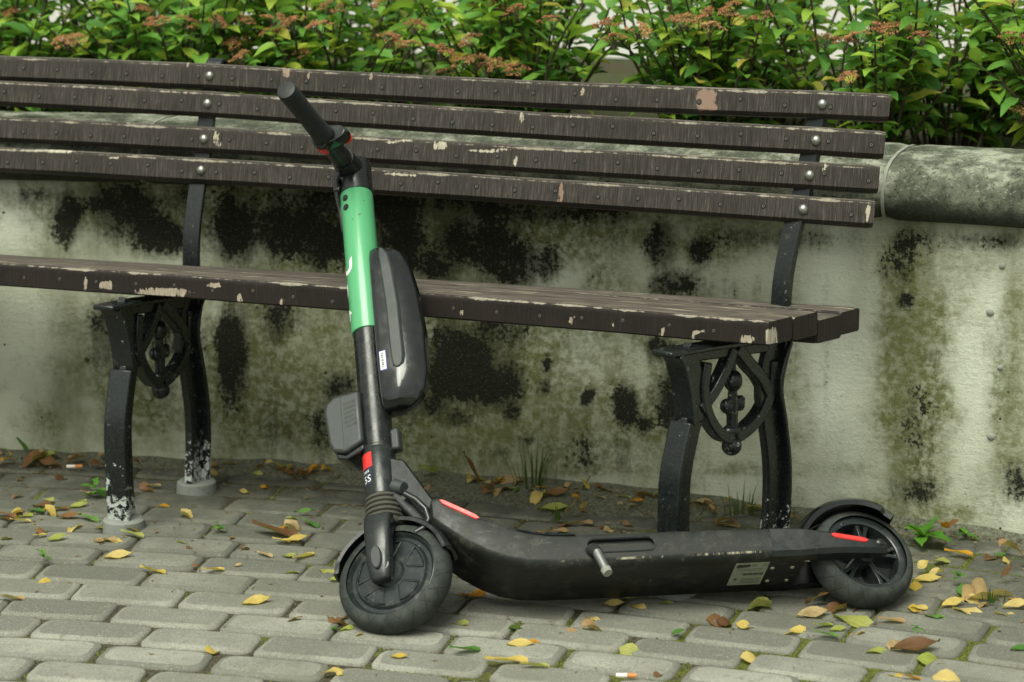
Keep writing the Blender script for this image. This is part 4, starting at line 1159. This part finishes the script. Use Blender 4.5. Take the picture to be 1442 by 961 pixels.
def flower_mesh(seed):
    r = random.Random(seed); mb = MB()
    for k in range(13):
        a = r.uniform(0, 2*math.pi); d = r.uniform(0, 1)**.5*0.027; h = 0.019 - d*d*16 + r.uniform(-.003, .003)
        c = (d*math.cos(a), d*math.sin(a), h)
        mb.tube([(0,0,-.014), (c[0]*.45, c[1]*.45, h*.3-.004), (c[0], c[1], h-.003)], [.0007,.0006,.0005], 3, mi=1)
        for q in range(13):
            b = r.uniform(0, 6.28); e = r.uniform(0, 1)**.5*.0085; s_ = r.uniform(.0011, .0021)
            p = (c[0]+e*math.cos(b), c[1]+e*math.sin(b), c[2] - e*.25 + r.uniform(-.002,.002))
            mb.add([(p[0]+s_,p[1],p[2]),(p[0],p[1]+s_,p[2]),(p[0]-s_,p[1],p[2]),(p[0],p[1]-s_,p[2]),(p[0],p[1],p[2]+s_),(p[0],p[1],p[2]-s_)], [(0,1,4),(1,2,4),(2,3,4),(3,0,4),(1,0,5),(2,1,5),(3,2,5),(0,3,5)])
    return mb.mesh('flower_head', False, fix=False)
flower_me = [flower_mesh(k) for k in range(5)]
for m_ in flower_me: m_.materials.append(M['flower']); m_.materials.append(M['stem'])

RNG = np.random.default_rng(21)
FLOW = [(25,23),(185,15),(200,20),(223,38),(258,33),(277,42),(95,63),(108,60),(330,68),(342,85),(387,30),(383,50),(428,80),(413,38),(345,33),(367,5),(467,15),(302,33),(330,2),(450,43),
        (545,60),(577,70),(583,40),(623,77),(665,60),(670,90),(633,105),(700,95),(728,102),(547,3),(590,3),(727,20),(702,15),(777,35),(858,40),(865,62),(898,48),(957,35),
        (967,35),(1003,25),(1033,15),(1073,28),(1160,62),(1190,65),(1209,55),(1239,48),(1268,45),(1298,57),(1428,60),(1197,115),(1425,4),(1438,165),(1028,30),(650,92),(686,100),(1000,45),(560,68)]
flow_pts = []
for px, py in FLOW:
    dy = RNG.uniform(.20, .31) + max(0, (40-py)*.004)
    y = 5.0
    for _ in range(8):
        p = on_y(px, py, y); y = wall_y(p.x) + dy
    flow_pts.append(on_y(px, py, y))
SHRUBS = []
n_front = 11
for i in range(n_front):
    x = -1.95 + 3.9*i/(n_front-1) + RNG.uniform(-.06,.06); SHRUBS.append([x, wall_y(x) + .44 + RNG.uniform(-.02,.05), 0, []])
for i in range(11):
    x = -2.3 + 4.8*i/10 + RNG.uniform(-.1,.1); SHRUBS.append([x, wall_y(x) + .98 + RNG.uniform(-.05,.1), 2, []])
for i in range(9):
    x = -1.9 + 3.8*i/8 + RNG.uniform(-.1,.1); SHRUBS.append([x, wall_y(x) + .68 + RNG.uniform(-.05,.1), 1, []])
for p in flow_pts:
    b = min(SHRUBS[:n_front], key=lambda s_: abs(s_[0]-p.x)); b[3].append(p)
adj = ['with clustered brown flower heads', 'with few withered flower heads', 'with bright lime new leaves', 'with dense dark green leaves']
def put_leaves(sh, pts, objs, stuff, nleaf, size, budget, tipd):
    """alternate leaves along a stem path"""
    n = len(pts)
    for k in range(nleaf):
        t = 0.06 + 0.94*(k + RNG.uniform(0,.6))/nleaf; q = min(t, .999)*(n-1); i = int(q); p = pts[i].lerp(pts[i+1], q-i)
        az = k*2.399 + RNG.uniform(-.5,.5); el = RNG.uniform(-.25, .75) + (0.25 if t > .85 else 0)
        s_ = size*RNG.uniform(.7, 1.25)*(1.0 if t < .85 else .85)
        m_ = int(RNG.integers(0, 5)); roll = RNG.uniform(-.5,.5)
        if budget[0] > 0 and (p.z > .67 + RNG.uniform(-.03, .04)) and p.z < 1.08:
            o = link('leaf', leaf_me[m_], None, sh, p - sh.location); o.rotation_euler = (roll, -el, az); o.scale = (s_, s_, s_); budget[0] -= 1
        else:
            mtx = Matrix.Translation(p - sh.location) @ Matrix.Rotation(az, 4, 'Z') @ Matrix.Rotation(-el, 4, 'Y') @ Matrix.Rotation(roll, 4, 'X') @ Matrix.Scale(s_, 4)
            stuff.add(LEAVES[m_].v, LEAVES[m_].f, mtx, LEAVES[m_].uv)
for si, (x, y, back, fl) in enumerate(SHRUBS):
    sh = empty('spirea_shrub', (x, y, .63)); stuff = MB(); budget = [(290, 150, 60)[back]]
    if back == 1: tag(sh, 'leafy green shrub standing just behind the flowering row', 'shrub', 'shrubs of the middle row')
    elif back == 2: tag(sh, 'leafy green shrub at the back of the bed beside the pale path', 'shrub', 'shrubs of the rear row')
    else:
        ux = pix((x, y, .8))[0]
        wh = [w_ for lim, w_ in ((-60, 'beyond the flaking-leg end of the bench'), (110, 'between the bench end and the flaking-leg scroll'), (260, 'beside the scroll end above the flaking legs'), (420, 'behind the scooter grip'), (600, 'behind the green stem'), (790, 'behind the middle of the bench back'), (980, 'behind the slat with the bare red-brown patch'), (1150, 'beside the scroll end above the ornate legs'), (1300, 'over the cut slat ends'), (1500, 'over the bare coping past the slat ends'), (9999, 'past the bare coping')) if ux < lim][0]
        tag(sh, 'shrub with withered brown flower heads ' + wh, 'shrub', 'flowering shrubs along the coping')
    def stem_to(tip, base):
        mid = base.lerp(tip, .5) + Vector((RNG.uniform(-.03,.03), RNG.uniform(-.03,.03), .02))
        pts = [base, base.lerp(mid, .5) + Vector((0,0,.01)), mid, mid.lerp(tip, .5) + Vector((0,0,.008)), tip]
        mb = MB(); mb.tube([p - sh.location for p in pts], [.0042,.0036,.003,.0024,.0016], 6)
        part('stem', mb, M['stem'], sh, fix=False)
        return pts
    for p in fl:
        base = Vector((x + (p.x-x)*.4, y + RNG.uniform(-.05,.08), .63))
        pts = stem_to(p, base)
        o = link('flower_head', flower_me[int(RNG.integers(0,5))], None, sh, p - sh.location); o.rotation_euler = (RNG.uniform(-.4,.25), RNG.uniform(-.35,.35), RNG.uniform(0,6)); s_ = RNG.uniform(.85,1.2); o.scale = (s_,s_,s_)
        put_leaves(sh, pts, None, stuff, 12, .85, budget, 0)
    nst = (24, 26, 26)[back]
    for k in range(nst):
        a = RNG.uniform(0, 6.28); rr = RNG.uniform(.03,.26)
        h = RNG.uniform(.24, .46) if not back else (RNG.uniform(.24, .54) if back == 1 else RNG.uniform(.24, .52))
        tip = Vector((x + rr*math.cos(a)*1.15, y + rr*math.sin(a)*.75 - (.05 if not back else 0), .63 + h))
        base = Vector((x + rr*.35*math.cos(a), y + rr*.3*math.sin(a), .63))
        pts = stem_to(tip, base)
        put_leaves(sh, pts, None, stuff, 22, RNG.uniform(.65, 1.1), budget, 1)
    if stuff.f:
        o = part('inner_foliage', stuff, M['leaf'], sh, fix=False, angle=80); o['kind'] = 'stuff'

# ------------------------------------------------------------------ fallen leaves
RNG = np.random.default_rng(33)
FL = {}
def fleaf(key, **kw):
    m_ = leaf_mesh('fallen_leaf', **kw).mesh('fallen_leaf', True, 80, False); return m_
shapes = [dict(seed=1, L=.036, W=.017, fold=.25, droop=.25, st=6, serr=.05, curl=.5), dict(seed=2, L=.042, W=.016, fold=.4, droop=-.3, st=6, serr=.05, curl=.6),
          dict(seed=3, L=.034, W=.020, fold=.15, droop=.5, st=6, serr=.06, curl=.8), dict(seed=4, L=.046, W=.015, fold=.6, droop=.9, st=7, serr=.08, curl=1.2),
          dict(seed=5, L=.040, W=.020, fold=.6, droop=.85, st=7, serr=.10, curl=1.0)]
for c in 'yotbgl':
    FL[c] = []
    for s_ in shapes:
        me_ = fleaf(c, **s_); me_.materials.append(M['fl_' + c]); FL[c].append(me_)
def crop(lst, ox, oy, sc_): return [(ox + x/sc_, oy + y/sc_, c, *r_) for x, y, c, *r_ in lst]
LV = crop([(1083,135,'y',1,2),(1130,128,'g',.7),(860,145,'y',.8),(980,198,'y',.7),(1053,182,'o',.5),(75,150,'b',.5),(65,215,'b',.6),(188,232,'l',.8),(340,207,'t',.5),(365,215,'g',.8),(320,237,'l',.6),(310,263,'l',.9),(400,250,'g',.9,2),
  (75,275,'y',1),(50,285,'o',.9),(30,300,'b',1),(90,298,'l',1),(110,285,'t',.9),(170,265,'b',1),(205,290,'y',1.1,1),(145,275,'g',.8),(235,275,'b',1),(270,305,'b',1.1),(85,323,'y',.9),(15,385,'b',.8),(0,310,'b',.9),(290,342,'y',1),(355,312,'g',1.1),(388,340,'t',.8),
  (480,345,'b',1.2,1),(545,355,'t',1.5,1),(530,376,'l',1),(170,355,'b',.7),(160,380,'y',.7),(225,392,'l',.9),(420,395,'t',1.1),(390,398,'t',.8),(455,395,'y',1),(720,398,'l',1),(755,305,'y',1.1,1),(650,257,'o',.7),(590,185,'b',1),(610,180,'t',.7),(925,382,'t',.5),(962,430,'b',.7),
  (1150,305,'l',1),(1205,288,'g',.9),(1235,335,'g',1),(1105,343,'o',.7),(1180,355,'t',1.4,1),(1100,378,'b',2.1),(1130,372,'t',1.4),(1175,398,'y',1),(1120,400,'y',.8),(1055,455,'t',.8),(1210,462,'y',1.1),(1150,462,'l',.7),(1305,520,'l',1.1),(1330,552,'l',.6),(1140,517,'l',1),(850,515,'y',.9),(610,520,'y',1.2),(465,462,'y',1.3),
  (195,562,'y',.9),(780,495,'b',.4),(945,497,'t',.4),(1015,645,'y',1.1),(1130,708,'b',1.6),(850,825,'y',.8),(1325,915,'y',1),(45,630,'t',1.1),(1340,715,'b',.8),(1325,742,'g',.6),(120,95,'b',1.6,1),(210,100,'b',1.5),(85,65,'g',.8,2),(390,108,'b',.9),(1200,150,'b',.8),(620,360,'t',.3),(755,425,'b',.4)], 0, 620, 2.82)
LV += crop([(545,402,'o',1.3),(490,530,'l',1),(515,538,'y',.6),(725,542,'g',.9),(940,567,'t',1),(1070,510,'y',.8),(1085,557,'t',1.2,1),(810,610,'o',.9),(755,622,'y',1),(530,652,'g',1.1),(245,675,'y',.7),(710,693,'y',1.5),(825,718,'l',1.1),(1240,648,'l',1.4),(1245,460,'y',.9),(1150,455,'y',.9),(1385,447,'l',1),(1425,575,'g',.6),(1345,745,'b',.5),(20,555,'l',.8),(60,580,'y',.7),(0,510,'b',.7),(520,335,'l',.8),(0,745,'y',.4)], 480, 700, 3.004)
LV += crop([(60,60,'b',1.5,2),(130,95,'y',1.2,1),(170,130,'b',1),(305,105,'t',1.4,1),(235,155,'t',.8),(200,150,'b',.9),(460,190,'y',1.1,1),(510,145,'o',.9),(570,180,'b',1.1),(590,150,'y',.8),(645,145,'t',.5,2),(555,228,'l',1.5),(760,145,'b',.6,2),(820,195,'t',.6),(955,195,'l',.7),(715,238,'o',.5),(755,238,'y',.7,2),(675,270,'t',.9,2),(715,300,'t',1.1),(600,310,'b',1),(640,305,'b',1),(830,320,'b',.6),(880,335,'t',.8),(565,355,'t',.5),(610,345,'t',.9),(500,350,'b',1),(985,305,'b',.6),(1010,175,'t',.5),(1080,185,'b',1),(1110,190,'b',.9),(1050,190,'b',.9),(1165,165,'y',.9,2),(870,155,'b',1.2),(940,160,'t',1),(800,165,'b',1),(420,150,'b',.8),(350,150,'g',.7)], 640, 660, 4.0)
LV += crop([(35,220,'t',1),(100,245,'t',.6),(155,300,'b',1.6),(190,310,'t',1.2),(180,215,'o',.5,2),(360,250,'y',.9),(320,230,'b',.8),(330,770,'l',1.5,1),(360,760,'y',.9),(150,845,'b',1.4),(180,855,'b',1),(290,878,'y',.9),(545,910,'y',1.1),(720,890,'l',.9),(800,905,'l',.8),(900,922,'o',.8),(910,850,'l',2),(740,942,'g',.9),(695,775,'b',1.1,2),(760,800,'b',1.2,1),(650,825,'t',1.4),(860,800,'b',1),(1110,862,'t',1),(1245,780,'y',.9),(1285,665,'y',1.4),(1300,628,'y',1.3),(1300,575,'y',.8,2),(1340,590,'y',.9,1),(1260,805,'t',.4),(1205,468,'t',.7),(1340,832,'g',.9)], 980, 660, 4.003)
LV += crop([(310,670,'y',1.2),(830,645,'l',1.1),(975,640,'b',1.9),(920,625,'t',1.1),(1070,682,'l',1.4),(890,745,'y',.7),(965,765,'o',.8),(1145,770,'y',1.6),(1100,262,'l',1),(1170,240,'o',1.2),(1095,187,'t',.9),(1145,170,'b',.8,2),(1310,250,'b',.9),(1340,245,'g',.6),(1385,262,'y',.9),(1390,235,'t',1.2,1),(1345,400,'t',2.6,1),(1290,420,'t',2.2,1),(1260,430,'y',1.4),(1240,455,'t',1.1),(1215,478,'y',1.5),(1140,455,'y',1),(1375,490,'y',1.1),(1405,462,'y',1.1),(1415,430,'o',.8),(1205,392,'g',1),(1140,430,'l',.4),(995,465,'y',.8),(1075,503,'g',1),(1425,640,'g',.8),(520,210,'b',.6),(1380,350,'b',.7,2)], 960, 700, 2.992)
for k in range(70):
    x = RNG.choice([RNG.uniform(-1.08, .98), RNG.normal(.05, .22), RNG.normal(-.95, .12)]); y = wall_y(x) - .022 - RNG.exponential(.03)
    q_ = pix((x, y, .004)); LV.append((q_[0], q_[1], str(RNG.choice(list('bbbttyol'))), float(RNG.uniform(.4, 1.0)), int(RNG.choice([0, 0, 1, 2]))))
CN = dict(y=('yellow', 0), o=('orange-yellow', 0), t=('dry tan', 0), b=('curled brown', 0), g=('green', 0), l=('yellow-green', 0))
def where(px, py, p):
    g = wall_y(p.x) - p.y
    if px < 480:
        if g < .17: return 'at the wall foot near the foot plates'
        if py < 775: return 'on the pavers round the flaking front leg' if 95 < px < 240 else ('in the leaf heap by the flaking front leg' if px <= 95 else 'on shaded pavers left of the front wheel')
        return 'on open pavers left of the front wheel'
    if px < 960:
        if g < .16: return 'along the wall foot behind the scooter deck'
        if py < 770: return 'on the soil under the bench behind the deck'
        return 'on the pavers in front of the scooter deck' if px > 640 else 'on the pavers around the front wheel'
    if py < 765: return 'by the wall foot between the ornate bench legs' if px < 1110 else 'by the wall foot right of the rear wheel'
    if px < 1230: return 'on the mossy pavers below the rear wheel'
    return 'on the pavers right of the rear wheel'
for q in LV:
    px, py, c = q[0], q[1], q[2]; s_ = q[3] if len(q) > 3 else 1.0; mode = q[4] if len(q) > 4 else 0
    p = on_z(px, py, 0.004)
    if p.y > wall_y(p.x) - .02: p.y = wall_y(p.x) - .02 - RNG.uniform(0, .02)
    sz = s_*RNG.uniform(.95, 1.1)*1.08
    k = int(RNG.integers(0, 3)) if mode == 0 else (4 if mode == 1 else int(RNG.integers(0, 3)))
    if c == 'b' and mode == 0: k = int(RNG.integers(1, 4))
    o = link('fallen_leaf', FL[c][k], None, None)
    az = RNG.choice([0, math.pi]) + RNG.normal(0, .45)
    tilt = RNG.uniform(-.10, .06) if mode < 2 else -RNG.uniform(.6, 1.0)
    lift = .002 + (.006 if mode == 1 else .001) + (0.012 if wall_y(p.x) - p.y < .12 else 0)
    half = .019*sz
    o.rotation_euler = (RNG.uniform(-.18,.18) if mode < 2 else RNG.uniform(-.8,.8), tilt, az); o.scale = (sz, sz, sz)
    o.location = (p.x - half*math.cos(az), p.y - half*math.sin(az), lift + (0.005 if mode == 2 else 0))
    w_ = where(px, py, p)
    big = ' large' if s_ > 1.35 else ''
    nm_ = CN[c][0]
    up_ = ' standing on edge' if mode == 2 else (' curled' if mode == 1 and c != 'b' else '')
    tag(o, f'{"large " if big else ""}{nm_} fallen leaf{up_} {w_}', 'leaf', f'{"large " if big else ""}{nm_} leaves{up_} {w_}')

# cigarette ends
def butt(px, py, az, lab):
    p = on_z(px, py, .006); r_ = empty('cigarette_end', p + Vector((0,0,.003)), (0, 0, az)); tag(r_, lab, 'cigarette end')
    mb = MB(); mb.tube([(-.016,0,0),(0.001,0,0)], .0036, 12); part('paper', mb, M['butt'], r_)
    mb = MB(); mb.tube([(0.001,0,0),(.016,0,0)], .0038, 12); part('filter', mb, M['filt'], r_)
butt(882, 954, -.05, 'white cigarette end with orange filter on the pavers before the deck')
butt(105, 659, .1, 'cigarette end with orange filter in dry leaves at the wall foot')

# ------------------------------------------------------------------ weeds, grass, moss, litter
RNG = np.random.default_rng(44)
def blade(mb, p, az, h, lean, w):
    pts = []
    for k in range(5):
        t = k/4; d = lean*h*t*t
        pts.append(Vector((p[0]+math.cos(az)*d, p[1]+math.sin(az)*d, p[2]+h*t*(1-.2*lean*t))))
    sx, sy = -math.sin(az)*w, math.cos(az)*w; vs_ = []; uv = []
    for k, q in enumerate(pts):
        e = (1-k/4)**.6 + .03; vs_ += [(q.x-sx*e, q.y-sy*e, q.z), (q.x+sx*e, q.y+sy*e, q.z)]
    fs = [(2*k, 2*k+1, 2*k+3, 2*k+2) for k in range(4)]
    mb.add(vs_, fs, None, [[(-.5,k/4),(.5,k/4),(.5,(k+1)/4),(-.5,(k+1)/4)] for k in range(4)])
def tuft(px, py, n, h, spread, lab, dy=0):
    p = on_z(px, py, 0.0)
    if p.y > wall_y(p.x) - .03: p.y = wall_y(p.x) - .03
    r_ = empty('grass_tuft', (p.x, p.y, .005)); tag(r_, lab, 'grass')
    for k in range(n):
        mb = MB(); a = RNG.uniform(0, 6.28); d = RNG.uniform(0, spread)
        blade(mb, (d*math.cos(a), d*math.sin(a)*.4, 0), a, h*RNG.uniform(.45, 1.0), RNG.uniform(.05,.5), .0016)
        part('grass_blade', mb, M['grass'], r_, fix=False)
tuft(752, 697, 26, .14, .05, 'tall thin grass tuft at the wall foot behind the scooter deck')
tuft(1042, 728, 22, .075, .045, 'short grass tuft at the wall foot between the ornate legs')
tuft(783, 736, 9, .04, .012, 'tiny grass sprig in soil just behind the deck')
tuft(1395, 852, 16, .03, .03, 'low grass sprigs by the large tan leaf right of the rear wheel')
def weed(px, py, n, L, lab, name='weed_plant', up=.6):
    p = on_z(px, py, 0.0)
    if p.y > wall_y(p.x) - .035: p.y = wall_y(p.x) - .035
    r_ = empty(name, (p.x, p.y, .006)); tag(r_, lab, 'weed')
    for k in range(n):
        l = leaf_mesh('leaf', 40+k, L=L*RNG.uniform(.6,1.1), W=L*.42, fold=.3, droop=.8, st=8, serr=.5)
        me_ = l.mesh('leaf', True, 80, False); me_.materials.append(M['weed'])
        o = link('leaf', me_, None, r_); o.rotation_euler = (RNG.uniform(-.4,.4), -RNG.uniform(.25, 1.3)*up*1.3, k*2.4 + 3.4)
        o.location = (0, 0, RNG.uniform(0, .02))
weed(1302, 768, 9, .062, 'bright green toothed weed growing at the wall foot beside the rear wheel', up=.75)
weed(1350, 742, 3, .03, 'small green sprout on the wall foot right of the toothed weed')
weed(62, 793, 4, .022, 'tiny green weed in a paver joint left of the front leg')
weed(308, 752, 10, .016, 'small moss-green weed cushion in a joint between the leg and front wheel', up=.3)
weed(137, 700, 4, .035, 'fresh green sprout beside the flaking front leg foot plate', up=.8)
weed(668, 828, 8, .016, 'small green weed in the joint under the deck curve', up=.3)
weed(1350, 826, 9, .022, 'low dark green weed on the pavers right of the rear wheel', up=.35)
weed(1292, 905, 6, .016, 'tiny weed cushion in the mossy joint below the rear wheel', up=.3)

mb = MB()                                             # moss cushions in the joints, thickest in the right foreground
for (x, y, a, r_) in placed:
    q = pix((x, y, 0))
    if not (-60 < q[0] < 1500 and 680 < q[1] < 1000): continue
    dens = max(0.05, min(1.0, .30 + .75*x + .22*(r_-7)*.5)) if r_ > 2 else .25
    for side in range(2):
        nn = int(70*dens*max(0, RNG.normal(.8, .5)))
        for k in range(nn):
            if side == 0: lx, ly = RNG.uniform(-.096,.096), -.0482 + RNG.normal(0,.0022)
            else: lx, ly = .0968 + RNG.normal(0,.0025), RNG.uniform(-.045,.045)
            wx = x + lx*math.cos(a) - ly*math.sin(a); wy = y + lx*math.sin(a) + ly*math.cos(a)
            if mn.noise((wx*9, wy*9, 2)) < -.05: continue
            s_ = RNG.uniform(.0016,.0036); h = RNG.uniform(.2,.6)*s_; z0 = -.0085
            mb.add([(wx+s_*math.cos(t), wy+s_*math.sin(t), z0) for t in (0,1.05,2.1,3.14,4.19,5.24)] + [(wx+.6*s_*math.cos(t), wy+.6*s_*math.sin(t), z0+.003+h*.7) for t in (.5,1.55,2.6,3.64,4.7,5.74)] + [(wx, wy, z0+.0042+h)], [(i,(i+1)%6,6+i) for i in range(6)] + [((i+1)%6,6+(i+1)%6,6+i) for i in range(6)] + [(6+i,6+(i+1)%6,12) for i in range(6)])
tag(part('joint_moss', mb, M['moss'], fix=False, angle=70), 'green moss filling the joints between the pavers', 'moss', kind='stuff')

mb = MB()                                             # crumbs of leaf and bark
for k in range(1500):
    px, py = RNG.uniform(-20, 1460), 655 + RNG.exponential(55)
    if RNG.uniform() < .5:
        x = RNG.uniform(-1.1, 1.0); y = wall_y(x) - .015 - RNG.exponential(.045); p = Vector((x, y, .008))
    else: p = on_z(px, py + .073*px, .0015)
    if p.y > wall_y(p.x) - .01 or p.y < 3.3: continue
    s_ = RNG.uniform(.0012,.0042); a = RNG.uniform(0,6.28)
    mb.add([(p.x+s_*1.6*math.cos(a), p.y+s_*1.6*math.sin(a), p.z+RNG.uniform(0,.003)), (p.x-s_*math.sin(a)*.6, p.y+s_*math.cos(a)*.6, p.z+.001), (p.x-s_*1.6*math.cos(a), p.y-s_*1.6*math.sin(a), p.z+RNG.uniform(0,.002)), (p.x+s_*math.sin(a)*.6, p.y-s_*math.cos(a)*.6, p.z)], [(0,1,2,3)])
tag(part('leaf_litter', mb, M['crumb'], fix=False, smooth=False), 'crumbs of dry leaf and bark scattered over the pavers', 'litter', kind='stuff')
